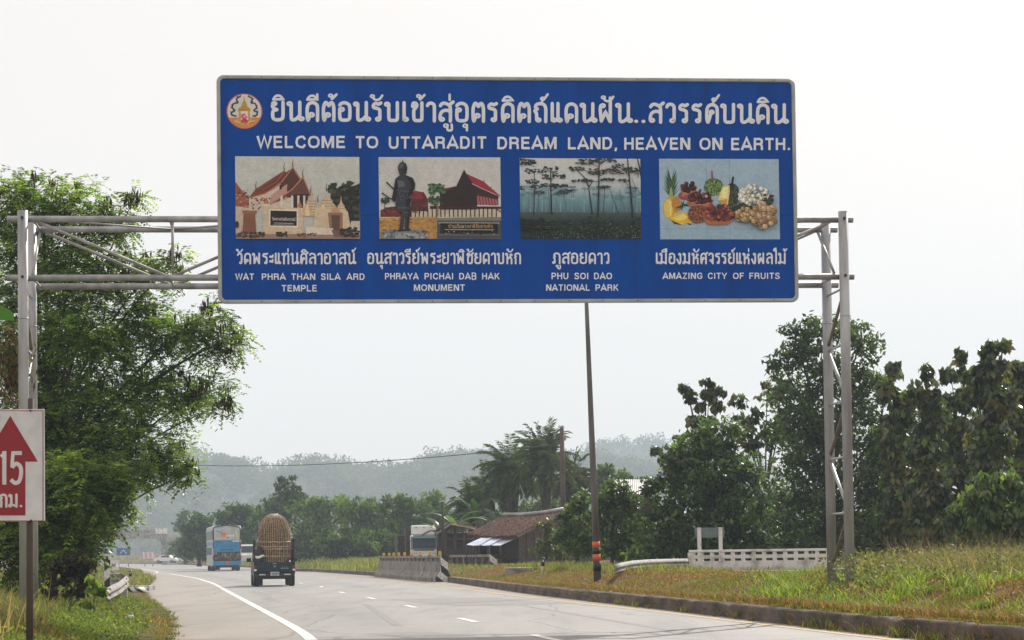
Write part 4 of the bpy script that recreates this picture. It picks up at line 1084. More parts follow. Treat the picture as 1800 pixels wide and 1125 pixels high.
def tree(name, label, base_px, D, blobs, n, size, cols, kind='broad', group=None, seed=0, r0=.14, mt='leaf', bark='bark', clr=.34, var=.4, bz=None, twigs=4, cat_='tree', droop=.3, per=26):
    rng = np.random.default_rng(seed)
    bx = PX(base_px, D)
    z = float(gz(bx, D)) - .1 if bz is None else bz
    root = thing(name, label, cat_, (bx, D, z), 0, group)
    bw = [blob_world(b, D) for b in blobs]
    vol = np.array([r[0] * r[1] * r[2] for _, r in bw]) ** .72; share = vol / vol.sum()
    off = np.array([bx, D, z])
    parts = []
    cols = np.array(cols, float)
    for (c, r), s in zip(bw, share):
        k = max(3, int(n * s / per))
        cc, cd = clusters(rng, c, r, k)
        csz = clr * rng.uniform(.6, 1.35, (k, 1)) * (np.mean(r) ** .5)
        m = k * per
        idx = np.repeat(np.arange(k), per)
        off_d = rdir(rng, m) * rng.uniform(0.1, 1, (m, 1)) ** .5
        pos = cc[idx] + off_d * csz[idx] * np.array([1, 1, .72])
        tint = cols[rng.integers(0, len(cols), k)][idx]
        if kind == 'frond':
            dirs = cd[idx] * np.array([1, 1, .35]) + rdir(rng, m) * .7 + np.array([0, 0, .12])
            parts.append(fronds(rng, pos, dirs, size, 6, tint))
        else:
            ax = rdir(rng, m) * .8 + off_d * .6 - np.array([0, 0, droop])
            nr = off_d + rdir(rng, m) * .55 + np.array([0, 0, .55])
            ln = size * rng.uniform(.6, 1.3, m)
            parts.append(leaves(pos, ax, nr, ln, ln * (.62 if kind == 'teak' else .46), tint, rng, var))
    v, f, c = cat(parts)
    np_mesh('crown', v - off, f, M[mt], c, root)
    tm = limbs((bx, D, z), bw, r0, rng, twigs=twigs)
    tm.v = [tuple(np.array(p) - off) for p in tm.v]
    tm.build('trunk', M[bark], root, fix=False)
    return root, bw
DK = [(.044, .076, .025), (.062, .098, .030), (.095, .135, .038), (.028, .048, .019)]
MD = [(.065, .11, .030), (.088, .138, .035), (.045, .078, .024), (.12, .165, .045)]
LT = [(.070, .115, .025), (.055, .095, .024), (.095, .135, .032), (.045, .080, .022)]
TK = [(.10, .15, .03), (.065, .105, .026), (.036, .056, .018), (.050, .074, .022), (.075, .092, .024), (.026, .040, .016), (.13, .115, .026), (.04, .06, .02)]  # the lighter tints colour in sunlit clumps of leaves
# the feathery pod-bearing tree on the left
lb = [(20, 380, 50, 70), (75, 350, 40, 45), (140, 370, 50, 55), (195, 385, 36, 36), (235, 352, 14, 14, -.5), (60, 480, 80, 80, .8), (165, 480, 75, 60), (262, 482, 34, 32), (308, 462, 26, 26, -.4),
      (40, 600, 80, 90, .6), (140, 590, 90, 75, -.3), (245, 570, 62, 55), (322, 590, 50, 42), (385, 602, 40, 36, -.4), (415, 590, 16, 24), (372, 545, 16, 22),
      (100, 710, 90, 70), (210, 690, 75, 60, .3), (300, 690, 55, 46), (365, 690, 38, 24, -.2), (395, 712, 22, 12), (225, 780, 70, 50, -.4), (300, 800, 42, 30), (330, 835, 26, 18), (255, 845, 32, 22), (60, 800, 80, 70, .5)]
t, bw = tree('pod_tree', 'tall feathery green tree hung with dark seed pods behind the left gantry leg', 95, 53, lb + [(60, 760, 70, 60), (150, 790, 70, 50)], 12500, .355, [(.16, .24, .045), (.27, .35, .065), (.11, .17, .035), (.06, .095, .024)], 'frond', seed=3, r0=.10, clr=.58, per=11, twigs=7)  # light and dark tints paint lit and shaded fronds
rng = np.random.default_rng(8)
ps, ax, ln = [], [], []
for (c, r) in bw:
    for _ in range(int(3 + 6 * min(1.2, r[0]))):
        d = rdir(rng, 1, .4)[0]; c0 = c + d * r * rng.uniform(.55, 1.05); m = rng.integers(9, 22)
        ps.append(c0 + rng.normal(size=(m, 3)) * np.array([.05, .05, .07])); ax.append(rng.normal(size=(m, 3)) * .16 + np.array([0, 0, -1])); ln.append(rng.uniform(.16, .30, m))
ps, ax, ln = np.concatenate(ps), np.concatenate(ax), np.concatenate(ln)
v, f, c = leaves(ps, ax, rdir(rng, len(ps)), ln, ln * .19, np.array([.048, .034, .03]), rng, .5)
np_mesh('seed_pods', v - np.array(t.location), f, M['dry'], c, t)
tree('leafy_tree', 'bright green low tree crowding the verge under the pod tree', 130, 49.5, [(70, 900, 80, 60), (150, 885, 70, 60), (178, 900, 24, 24), (105, 960, 60, 46), (128, 960, 22, 30), (30, 960, 60, 60), (195, 865, 28, 30), (120, 840, 80, 40), (195, 835, 36, 36)], 4400, .38, [(.15, .23, .04), (.26, .33, .06), (.085, .13, .028), (.05, .07, .02)], 'frond', seed=5, r0=.06, clr=.42, per=16)  # highlights and shade among the clumps are put into the leaf tints
tree('dark_bush', 'dark tangled bush hung with dead creeper between post and guardrail', 115, 44, [(110, 1010, 30, 30), (140, 1000, 30, 28), (95, 1045, 22, 22), (150, 1040, 22, 22)], 1500, .13, [(.02, .022, .014), (.03, .026, .018), (.012, .014, .01), (.05, .06, .02)], seed=6, r0=.05, mt='dry', clr=.25, cat_='bush')
tree('vine_bush', 'low bush with bright yellow green heart leaves by the guardrail end', 165, 42.5, [(165, 1025, 12, 18), (175, 1045, 14, 14), (155, 1060, 12, 12)], 260, .14, [(.16, .24, .03), (.10, .17, .03), (.2, .26, .04)], 'teak', seed=7, r0=.02, clr=.2, cat_='bush')
# right-hand trees
tree('fine_leaf_tree', 'tallest dark fine leaved tree behind the right gantry legs', 1455, 92, [(1455, 585, 62, 42), (1398, 598, 42, 40), (1515, 598, 34, 36), (1372, 640, 36, 22), (1445, 655, 80, 50), (1520, 665, 36, 50), (1395, 720, 60, 55), (1480, 740, 85, 70), (1545, 760, 26, 60), (1410, 810, 85, 70), (1500, 850, 80, 80), (1400, 900, 80, 70), (1470, 940, 90, 50), (1560, 810, 34, 60), (1555, 890, 40, 60)], 23000, .24, DK, seed=21, r0=.22, bark='darkbark', clr=.42, per=34)
tree('climber_tree', 'round mid green tree smothered in creepers left of the right gantry legs', 1245, 82, [(1260, 765, 48, 30), (1225, 795, 50, 36), (1290, 800, 40, 40), (1180, 830, 40, 36), (1245, 850, 75, 50), (1310, 865, 44, 60), (1165, 890, 46, 50), (1230, 920, 80, 50), (1310, 940, 50, 50), (1160, 955, 60, 40), (1255, 970, 80, 30)], 15000, .24, [(.060, .105, .030), (.085, .135, .036), (.042, .070, .024), (.026, .044, .02), (.12, .17, .045)], seed=22, r0=.16, bark='darkbark', clr=.42, per=34)
tk = [(1240, 95, [(1206, 682, 13, 10), (1212, 700, 10, 14), (1240, 672, 11, 9), (1246, 694, 13, 14), (1262, 690, 12, 11), (1232, 712, 9, 12), (1262, 715, 12, 10), (1192, 772, 9, 7), (1150, 792, 10, 9), (1166, 802, 8, 8), (1220, 742, 18, 14), (1248, 745, 14, 12)], 'spindly teak with big drooping leaves rising above the creeper tree'),
      (1330, 97, [(1300, 708, 17, 14), (1322, 738, 24, 20), (1348, 690, 20, 18), (1375, 680, 20, 22), (1385, 715, 20, 20), (1290, 735, 16, 12), (1320, 775, 26, 24), (1360, 760, 26, 30)], 'teak with some yellow leaves against the tall fine leaved tree'),
      (1575, 84, [(1570, 652, 15, 16), (1560, 690, 20, 24), (1588, 720, 22, 30), (1570, 770, 30, 40), (1585, 850, 34, 50), (1580, 920, 40, 40)], 'slender teak just right of the gantry legs'),
      (1632, 80, [(1630, 655, 16, 14), (1622, 690, 24, 22), (1640, 730, 26, 30), (1625, 790, 30, 40), (1635, 870, 34, 50), (1640, 930, 40, 30)], 'pointed teak with a seed spray on its top'),
      (1690, 86, [(1672, 665, 18, 16), (1700, 660, 20, 18), (1690, 705, 30, 28), (1680, 760, 30, 40), (1700, 840, 36, 50), (1690, 920, 40, 40)], 'teak with twin rounded heads in the middle of the right-hand stand'),
      (1735, 76, [(1690, 625, 11, 16), (1735, 618, 22, 16), (1762, 612, 14, 14), (1740, 655, 30, 26), (1715, 690, 24, 22), (1755, 710, 32, 34), (1740, 780, 36, 50), (1745, 870, 40, 60)], 'tallest teak near the right edge with a flat leafy top'),
      (1790, 80, [(1785, 650, 20, 18), (1800, 690, 28, 30), (1790, 760, 34, 44), (1800, 850, 34, 50), (1795, 920, 34, 40)], 'teak cut by the right edge of the view')]
for i, (bx, D, bl, lab) in enumerate(tk):
    tree('teak_tree', lab, bx, D, bl, 1100 if i < 2 else 4200, .31, TK, 'teak', 'teak trees behind the right bank', 40 + i, .10, 'leafdark', 'darkbark', .36, .45, droop=1.0, per=14)
# bare seed sprays
for (px, py, D) in ((1633, 630, 80),):
    pass
tree('shade_tree', 'dark shadowy tree filling the gap behind the slender teaks', 1610, 104, [(1590, 770, 50, 46), (1665, 768, 50, 46), (1570, 800, 60, 70), (1640, 800, 60, 70), (1700, 820, 60, 70), (1590, 910, 80, 60), (1690, 920, 80, 50), (1640, 950, 60, 40)], 11000, .30, DK, seed=60, bark='darkbark', per=30)
tree('shade_tree', 'dark shadowy tree behind the tallest teak at the right edge', 1770, 100, [(1745, 690, 40, 40), (1790, 700, 30, 40), (1760, 740, 50, 60), (1780, 830, 60, 70), (1740, 920, 60, 50), (1800, 920, 60, 50)], 9000, .30, DK, seed=61, bark='darkbark', per=30)
tree('shade_tree', 'dark tree closing the gap behind the white balustrade', 1380, 108, [(1340, 900, 60, 60), (1420, 930, 80, 50), (1350, 960, 60, 30), (1200, 950, 70, 40), (1120, 960, 60, 30), (1500, 950, 60, 40)], 6000, .32, DK, seed=62, bark='darkbark', per=30)
tree('weeping_bush', 'glossy bush of hanging narrow leaves below the right-hand teaks', 1750, 62, [(1755, 850, 34, 18), (1720, 875, 30, 18), (1790, 870, 30, 20), (1735, 905, 50, 26), (1785, 915, 40, 30)], 3200, .22, MD, 'broad', seed=63, r0=.07, clr=.34, droop=1.3, cat_='bush', per=24)
tree('weeping_bush', 'smaller glossy bush left of the hanging-leaf bush', 1690, 66, [(1695, 895, 26, 14), (1680, 920, 30, 20), (1715, 930, 30, 20)], 1300, .20, DK, 'broad', seed=64, r0=.05, clr=.3, droop=1.2, cat_='bush', per=24)
for i, (bx_, bl_, lb2) in enumerate(((1560, [(1530, 955, 50, 34), (1590, 960, 50, 30), (1560, 930, 40, 30)], 'dark thicket at ground level just right of the gantry legs'), (1700, [(1660, 955, 50, 34), (1720, 960, 50, 30), (1690, 930, 40, 30)], 'dark thicket at ground level below the twin-headed teak'), (1800, [(1780, 955, 50, 34), (1820, 950, 50, 34), (1800, 920, 40, 30)], 'dark thicket at ground level by the right edge'), (1250, [(1200, 965, 60, 30), (1270, 965, 60, 30), (1330, 965, 50, 30), (1420, 965, 50, 30), (1130, 968, 50, 26)], 'low dark thicket along the back of the balustrade'))):
    tree('thicket', lb2, bx_, 90, bl_, 4200, .26, DK + MD[:1], group='thickets under the right-hand trees', seed=140 + i, r0=.05, bark='darkbark', clr=.4, per=28, cat_='thicket')
# shrubs round the lamp post
tree('roadside_shrub', 'sunlit green shrub directly behind the lamp post', 1075, 84, [(1080, 870, 30, 24), (1105, 890, 30, 34), (1060, 905, 30, 34), (1085, 945, 45, 38), (1120, 940, 26, 34)], 5200, .20, LT, seed=70, r0=.08, clr=.34, per=28, cat_='shrub')
tree('roadside_shrub', 'green shrub leaning on the thatched house', 1015, 92, [(1020, 880, 22, 22), (1010, 910, 30, 26), (1030, 945, 36, 36), (1000, 950, 26, 32)], 3800, .22, MD, seed=71, r0=.08, clr=.34, per=28, cat_='shrub')
tree('roadside_shrub', 'loose olive shrub in front of the house wall', 962, 112, [(960, 925, 16, 14), (965, 950, 20, 18), (950, 968, 18, 14), (978, 972, 20, 14)], 1500, .20, [(.09, .11, .03), (.07, .085, .03)], seed=72, r0=.05, clr=.3, per=20, cat_='shrub')
# middle distance row
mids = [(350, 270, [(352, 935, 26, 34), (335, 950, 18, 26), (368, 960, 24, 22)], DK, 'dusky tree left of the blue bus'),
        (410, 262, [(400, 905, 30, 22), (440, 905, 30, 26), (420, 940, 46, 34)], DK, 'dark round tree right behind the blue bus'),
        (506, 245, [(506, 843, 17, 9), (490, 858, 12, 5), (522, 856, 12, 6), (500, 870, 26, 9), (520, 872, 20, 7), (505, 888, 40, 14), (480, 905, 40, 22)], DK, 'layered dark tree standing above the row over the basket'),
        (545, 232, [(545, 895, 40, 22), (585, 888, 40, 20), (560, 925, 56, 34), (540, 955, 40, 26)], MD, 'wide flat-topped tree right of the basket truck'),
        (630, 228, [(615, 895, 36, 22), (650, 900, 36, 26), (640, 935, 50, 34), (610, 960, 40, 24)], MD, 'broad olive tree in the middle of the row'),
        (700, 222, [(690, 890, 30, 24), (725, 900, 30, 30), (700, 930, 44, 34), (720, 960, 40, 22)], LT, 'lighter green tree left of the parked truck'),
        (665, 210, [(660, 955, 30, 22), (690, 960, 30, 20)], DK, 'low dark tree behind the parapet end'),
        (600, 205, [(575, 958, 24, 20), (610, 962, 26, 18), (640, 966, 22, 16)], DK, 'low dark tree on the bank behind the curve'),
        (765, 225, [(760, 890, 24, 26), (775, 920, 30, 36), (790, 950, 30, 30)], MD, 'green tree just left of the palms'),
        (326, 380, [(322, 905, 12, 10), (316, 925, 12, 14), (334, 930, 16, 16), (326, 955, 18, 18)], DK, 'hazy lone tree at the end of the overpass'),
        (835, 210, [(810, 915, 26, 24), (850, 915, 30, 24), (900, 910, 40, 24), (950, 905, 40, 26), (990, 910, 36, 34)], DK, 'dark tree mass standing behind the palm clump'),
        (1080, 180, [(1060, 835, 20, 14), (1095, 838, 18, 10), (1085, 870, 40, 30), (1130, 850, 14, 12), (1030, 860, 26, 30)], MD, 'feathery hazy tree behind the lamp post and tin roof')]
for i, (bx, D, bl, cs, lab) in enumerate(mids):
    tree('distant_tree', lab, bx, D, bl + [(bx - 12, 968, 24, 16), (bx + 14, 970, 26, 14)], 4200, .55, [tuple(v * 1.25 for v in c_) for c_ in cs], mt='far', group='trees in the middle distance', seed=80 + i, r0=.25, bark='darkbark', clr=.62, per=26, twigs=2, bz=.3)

# oil palms
def palm(px, py, D, L, n, seed, label, trunk_r=.26):
    rng = np.random.default_rng(seed)
    c = np.array(P(px, py, D)); z = float(gz(c[0], D)) - .1
    root = thing('oil_palm', label, 'palm', (c[0], D, z), 0, 'palms behind the thatched house')
    parts = []; off = np.array([c[0], D, z]); rach = MB()
    for i in range(n):
        az = rng.uniform(0, 2 * math.pi); el = R(rng.uniform(-18, 88)); Lf = L * rng.uniform(.8, 1.15)
        h = np.array([math.cos(az), math.sin(az), 0]); pts = []
        k = 14
        p = c + h * .15; d = h * math.cos(el) + np.array([0, 0, math.sin(el)])
        for j in range(k + 1):
            pts.append(p.copy()); d = d + np.array([0, 0, -.075 - .02 * j * .3]); d /= np.linalg.norm(d); p = p + d * Lf / k
        pts = np.array(pts); rach.tube([Vector(q_ - off) for q_ in pts], [.035 * (1 - .9 * j / k) + .004 for j in range(k + 1)], 5, False)
        t = np.linspace(.12, 1, 34); ip = np.stack([np.interp(t * k, np.arange(k + 1), pts[:, a]) for a in range(3)], 1)
        tan = np.gradient(ip, axis=0); tan /= np.linalg.norm(tan, axis=1, keepdims=True)
        sd = np.cross(tan, np.array([0, 0, 1.0])); sd /= np.linalg.norm(sd, axis=1, keepdims=True) + 1e-6
        for s in (-1, 1):
            ax = sd * s * .8 + tan * .55 + np.array([0, 0, -.30]) + rng.normal(size=sd.shape) * .14
            ax /= np.linalg.norm(ax, axis=1, keepdims=True)
            ln = L * .27 * (1 - .75 * np.abs(t - .45) ** 1.3) * rng.uniform(.8, 1.1, len(t))
            parts.append(leaves(ip + ax * ln[:, None] * .5, ax, rdir(rng, len(t), 1.0), ln, ln * .11 + .03, np.array([.078, .108, .042]) * rng.uniform(.6, 1.35), rng, .25))
    v, f, cc = cat(parts)
    np_mesh('crown', v - off, f, M['far'], cc, root)
    rach.build('frond_stalks', M['bark'], root, fix=False)
    tb = MB(); hz = c[2] - z
    tb.tube([(0, 0, 0), (.05, 0, hz * .5), (0, 0, hz * .8), (0, 0, hz)], [trunk_r, trunk_r * .9, trunk_r * 1.8, trunk_r * 1.0], 14)
    tb.build('trunk', M['darkbark'], root, fix=False)
for i, a in enumerate([(958, 812, 150, 2.6, 58, 1, 'tallest dark oil palm of the clump beside the wooden pole'), (900, 832, 153, 2.5, 54, 2, 'oil palm in the middle of the clump above the thatched roof'),
                       (858, 866, 156, 2.2, 50, 3, 'shorter pale oil palm at the left of the clump'), (1004, 842, 158, 2.1, 46, 4, 'oil palm behind the wooden pole at the right of the clump'), (832, 892, 148, 1.9, 38, 5, 'smallest oil palm low at the left of the clump')]):
    palm(*a[:6], a[6])
# banana plants
def banana(px, D, hgt, n, seed, label):
    rng = np.random.default_rng(seed); x = PX(px, D); z = float(gz(x, D)) - .05
    root = thing('banana_plant', label, 'banana plant', (x, D, z), rng.uniform(0, 6), 'banana plants by the huts')
    MB().tube([(0, 0, 0), (.03, 0, hgt * .5), (0, 0, hgt * .95)], [.12, .10, .06], 10).build('stem', M['bark'], root)
    for i in range(n):
        az = 2 * math.pi * i / n + rng.uniform(-.4, .4); el = R(rng.uniform(35, 78)); Lf = hgt * rng.uniform(.6, .9); k = 10
        h = np.array([math.cos(az), math.sin(az), 0]); sd = np.array([-h[1], h[0], 0])
        p = np.array([0, 0, hgt * .9]); d = h * math.cos(el) + np.array([0, 0, math.sin(el)]); vs = []; fs = []
        for j in range(k + 1):
            t = j / k; w_ = .03 if t < .15 else .24 * math.sin(math.pi * min(1, (t - .1) / .92)) ** .6 + .01
            tilt = np.array([0, 0, -.35])
            vs += [p + (sd + tilt) * w_ * rng.uniform(.85, 1.05), p, p + (-sd + tilt) * w_ * rng.uniform(.85, 1.05)]
            d = d + np.array([0, 0, -.16]); d /= np.linalg.norm(d); p = p + d * Lf / k
        for j in range(k):
            for a in (0, 1): fs.append((j * 3 + a, j * 3 + a + 1, j * 3 + a + 4, j * 3 + a + 3))
        np_mesh('leaf', vs, fs, M['leaf'], np.repeat(np.array([[.05, .09, .026]]) * rng.uniform(.6, 1.6), len(vs), 0), root, True)
for i, (px, D, h_, n, lab) in enumerate([(800, 142, 2.6, 8, 'banana plant behind the leaning shack roof'), (838, 146, 2.9, 9, 'tall banana plant between shack and thatched roof'), (872, 143, 2.5, 8, 'banana plant behind the thatched eave'), (775, 144, 2.2, 7, 'ragged banana plant beside the thin dark pole'), (896, 148, 2.7, 8, 'banana plant under the palm crowns')]):
    banana(px, D, h_, n, 200 + i, lab)

# ------------------------------------------------------------------ grass and weeds
def blades(rng, x, y, hgt, wid, cols, lean=.5):
    n = len(x); z = gz(x, y)
    az = rng.uniform(0, 2 * math.pi, n); ln = rng.uniform(.1, lean, n)
    h = np.asarray(hgt) * rng.uniform(.55, 1.25, n); w_ = wid * rng.uniform(.7, 1.3, n)
    d = np.stack([np.cos(az), np.sin(az), np.zeros(n)], 1)
    fa = rng.uniform(0, math.pi, n); s = np.stack([np.cos(fa), np.sin(fa), np.zeros(n)], 1)
    b = np.stack([x, y, z - .02], 1)
    m_ = b + np.stack([np.zeros(n), np.zeros(n), h * .6], 1) + d * (h * ln * .35)[:, None]
    t = b + np.stack([np.zeros(n), np.zeros(n), h], 1) + d * (h * ln)[:, None]
    v = np.stack([b - s * w_[:, None] * .5, b + s * w_[:, None] * .5, m_ + s * w_[:, None] * .4, t, m_ - s * w_[:, None] * .4], 1).reshape(-1, 3)
    i = np.arange(n) * 5
    f = np.concatenate([np.stack([i, i + 1, i + 2, i + 4], 1), np.stack([i + 4, i + 2, i + 3, i + 3], 1)])
    return v, np.concatenate([np.stack([i, i + 1, i + 2], 1), np.stack([i, i + 2, i + 4], 1), np.stack([i + 4, i + 2, i + 3], 1)]), np.repeat(cols * rng.uniform(.65, 1.35, (n, 1)), 5, 0)
def pick(rng, n, cs): return np.array(cs, float)[rng.integers(0, len(cs), n)]
def grass(name, parts, label):
    v, f, c = cat(parts)
    return tag(np_mesh(name, v, f, M['grass'], c, k=3), label, 'grass', kind='stuff')
rng = np.random.default_rng(77)
BR = [(.26, .145, .05), (.19, .11, .04), (.14, .085, .03), (.30, .19, .075), (.13, .11, .032)]
GR = [(.12, .19, .03), (.17, .25, .04), (.08, .12, .026), (.22, .26, .05)]
TN = [(.26, .20, .10), (.20, .17, .08), (.14, .14, .05), (.30, .23, .13), (.10, .12, .04)]
def bank_pts(n, y0, y1, t0, t1, pw=1.6):
    y = y0 + (y1 - y0) * rng.uniform(0, 1, n) ** pw; t = t0 + (t1 - t0) * rng.uniform(0, 1, n)
    return eR(y) + t, y
parts = []
x, y = bank_pts(95000, 27, 112, .24, 4.5); k = wob(x * .7, y * .5) + .45 * wob(x * 2, y * 1.5)
cb = np.where((k > .34)[:, None], pick(rng, len(x), [(.15, .16, .035), (.19, .17, .045), (.11, .13, .03)]), pick(rng, len(x), BR))
parts.append(blades(rng, x, y, np.where(k > .22, .10, .065), .014, cb, .9))
m = 60000; x, y = bank_pts(m, 27, 80, .25, 6, 1.5); kz = np.clip(wob(x * 1.6, y * 1.3) + .4, .1, 1.2)
v, f, c = leaves(np.stack([x, y, gz(x, y) + rng.uniform(0, .13, m) * kz], 1), rdir(rng, m, -.1), rdir(rng, m, .8), rng.uniform(.03, .09, m), rng.uniform(.008, .022, m), np.where((wob(x * .9 + 1, y * .8) > .25)[:, None], pick(rng, m, [(.16, .20, .04), (.22, .24, .05), (.10, .12, .03)]), pick(rng, m, BR + [(.07, .04, .025), (.34, .24, .11)])), rng, .5)
parts.append((v, np.concatenate([f[:, [0, 1, 2]], f[:, [0, 2, 3]]]), c))  # pale and dark scraps colour in backlit specks and shaded hollows
x, y = bank_pts(26000, 110, 330, .3, 9, 1.2); parts.append(blades(rng, x, y, np.clip(.12 + .45 * ss((y - 135) / 30), 0, .5), .05, np.where((rng.random(len(x)) < .55)[:, None], pick(rng, len(x), GR), pick(rng, len(x), TN)), .6))
x, y = bank_pts(26000, 330, 900, .5, 9, 1.0); parts.append(blades(rng, x, y, .7, .12, pick(rng, len(x), TN + BR[:2]), .6))
grass('mown_grass', parts, 'short dry brown and olive grass on the right-hand bank')
parts = []
for _ in range(210):                              # green tussocks
    yy = rng.uniform(27, 48); xx = float(eR(yy)) + (rng.uniform(.3, 5.5)); big = xx > 4.6
    if not big and rng.random() < .8: continue
    m = rng.integers(50, 120); r = rng.uniform(.08, .22)
    parts.append(blades(rng, xx + rng.normal(size=m) * r, yy + rng.normal(size=m) * r, rng.uniform(.12, .28) if big else rng.uniform(.08, .18), .018, pick(rng, m, GR + [(.30, .36, .07)]), 1.4))
x, y = bank_pts(26000, 27, 62, .3, 7, 1.2); kx = (PX(1330, 40) - 0) * y / 40; sel = x > kx + .6 * wob(x, y); x, y = x[sel], y[sel]
parts.append(blades(rng, x, y, .08 + .11 * np.clip(wob(x * 1.3, y) + .3, 0, 1), .014, np.where((wob(x * 1.3, y) > .12)[:, None], pick(rng, len(x), GR[2:] + BR[:2] + [(.14, .13, .04)]), pick(rng, len(x), BR + [(.10, .06, .035)])), 1.3))
grass('green_grass', parts, 'green tussocks and weedy grass near the right gantry legs')
parts = []
x, y = bank_pts(46000, 34, 74, 3.2, 15, 1.0); kx = PX(1495, 45) * y / 45; sel = (x > kx + .5 * wob(x, y)); x, y = x[sel], y[sel]
parts.append(blades(rng, x, y, np.clip(.36 + .30 * wob(x * .8, y * .7) + .25 * ss((x - kx[sel]) / 6), .1, 1), .014, np.where((wob(x * .9, y * .8) > .1)[:, None], pick(rng, len(x), GR + TN[1:3]), pick(rng, len(x), TN + [(.11, .075, .04)])), 1.3))
kc = 420; yy = rng.uniform(36, 66, kc); xx = PX(1500, 45) * yy / 45 + rng.uniform(-.3, 9, kc); m = 70; idx = np.repeat(np.arange(kc), m); hh = rng.uniform(.15, .65, kc)
pos = np.stack([xx[idx] + rng.normal(size=kc * m) * .22, yy[idx] + rng.normal(size=kc * m) * .22, gz(xx, yy)[idx] + hh[idx] * rng.uniform(.1, 1.1, kc * m)], 1)
v, f, c = leaves(pos, rdir(rng, kc * m, .4), rdir(rng, kc * m, .9), rng.uniform(.04, .11, kc * m), rng.uniform(.015, .05, kc * m), pick(rng, kc, [(.12, .14, .045), (.17, .16, .06), (.08, .10, .03), (.24, .18, .10), (.07, .08, .03)])[idx], rng, .45)
parts.append((v, np.concatenate([f[:, [0, 1, 2]], f[:, [0, 2, 3]]]), c))
x, y = bank_pts(9000, 64, 100, 2.0, 9, 1.0); parts.append(blades(rng, x, y, .28, .022, pick(rng, len(x), GR + TN), .8))
x, y = bank_pts(5000, 36, 70, 5, 14, 1.0); kx = PX(1560, 45) * y / 45; sel = (x > kx) & (wob(x * 1.1, y * .7) > .15); x, y = x[sel], y[sel]
parts.append(blades(rng, x, y, .95, .008, pick(rng, len(x), [(.22, .14, .10), (.26, .19, .13), (.16, .12, .06)]), 1.1))
grass('tall_grass', parts, 'tall tan seeding grass on top of the right-hand bank')
parts = []
for _ in range(70):                                # weeds in the dusty joint at the foot of the kerb
    yy = 29 + 30 * rng.random() ** 1.5; xx = float(eR(yy)) - rng.uniform(.0, .12); m = rng.integers(8, 34); sp_ = rng.uniform(.04, .2)
    px_, py_ = xx - np.abs(rng.normal(size=m)) * .05, yy + rng.normal(size=m) * sp_
    v, f, c = blades(rng, px_, py_, rng.uniform(.05, .2), .012, pick(rng, m, GR + BR), 1.2); parts.append((v, f, c))
x, y = bank_pts(9000, 27, 80, -.02, .3, 1.4); v, f, c = blades(rng, x, y, .13, .012, pick(rng, len(x), BR + GR[2:3]), 1.6); v[:, 2] = np.maximum(v[:, 2], 0) ; parts.append((v + np.array([0, 0, .10]), f, c))
grass('kerb_weeds', parts, 'dry weeds overhanging and sprouting along the dark kerb')
# left verge
def verge_pts(n, y0, y1, s0, s1, pw=1.6):
    y = y0 + (y1 - y0) * rng.uniform(0, 1, n) ** pw; s = s0 + (s1 - s0) * rng.uniform(0, 1, n)
    return eL(y) + .12 * wob(y * 1.3, y * .4, 2) - s, y
VG = [(.13, .19, .03), (.17, .23, .035), (.10, .15, .03), (.22, .26, .05), (.07, .10, .025)]
parts = []
x, y = verge_pts(60000, 26, 90, .0, 5.5); s = eL(y) - x
parts.append(blades(rng, x, y, .07 + .16 * ss(s / 1.6) + .07 * wob(x, y), .015, np.where((wob(x * 1.1, y * .9) + .5 * ss(s) > .12)[:, None], pick(rng, len(x), VG), pick(rng, len(x), BR)), 1.0))
x, y = verge_pts(2500, 30, 70, -.14, .25, 1.2); parts.append(blades(rng, x, y, .07, .014, pick(rng, len(x), VG + BR), 1.2))
x, y = verge_pts(9000, 26, 44, 1.9, 6, 1.0); parts.append(blades(rng, x, y, .42, .016, pick(rng, len(x), VG + TN), .9))
x, y = verge_pts(9000, 90, 330, .0, 9, 1.2); parts.append(blades(rng, x, y, .25, .05, pick(rng, len(x), VG + BR[:2]), .8))
n_ = 26000; x, y = verge_pts(n_, 27, 62, .35, 6); z = gz(x, y) + rng.uniform(0, .22, n_) * (.4 + ss((eL(y) - x) / 2))
lv = leaves(np.stack([x, y, z], 1), rdir(rng, n_), rdir(rng, n_, 1.2), rng.uniform(.03, .075, n_), rng.uniform(.02, .05, n_), pick(rng, n_, VG), rng, .4)
v, f, c = lv; parts.append((v, np.concatenate([f[:, [0, 1, 2]], f[:, [0, 2, 3]]]), c))
grass('verge_grass', parts, 'bright yellow green weeds and grass along the left shoulder')
parts = []
x, y = verge_pts(500, 24, 33, 1.6, 4.2, 1.0); parts.append(blades(rng, x, y, .85, .02, pick(rng, len(x), [(.34, .26, .15), (.28, .2, .12)]), .9))
grass('plume_grass', parts, 'pale feathery plume grass beside the wooden sign post')
# ------------------------------------------------------------------ road furniture and far structures
M['tealbody'] = mat('dark_teal_paint', (.010, .034, .050), .45, (.008, .025, .038), 3, spec=.3)
M['busblue'] = mat('bus_blue_paint', (.012, .26, .52), .4, (.012, .19, .40), 2)
M['busgrey'] = mat('bus_grey_paint', (.42, .44, .45), .4, (.33, .35, .36), 2)
M['white'] = mat('white_paint', (.78, .78, .78), .4, (.70, .70, .69), 4)
M['plate'] = mat('licence_plate', (.62, .64, .63), .5)
M['thatch'] = mat('old_thatch', (.17, .095, .072), .95, (.07, .042, .036), 5, bump=.8, bscale=26, detail=10, stretch=(1, 1, 1))
M['plank'] = mat('dark_planks', (.090, .068, .058), .9, (.035, .028, .026), 4, bump=.4, stretch=(1, 1, 6))
M['tarp'] = mat('blue_white_tarp', (.50, .56, .66), .6, (.30, .36, .48), 2.5)
M['tin'] = mat('tin_sheet', (.36, .36, .38), .45, (.24, .22, .22), 3, metal=.3)
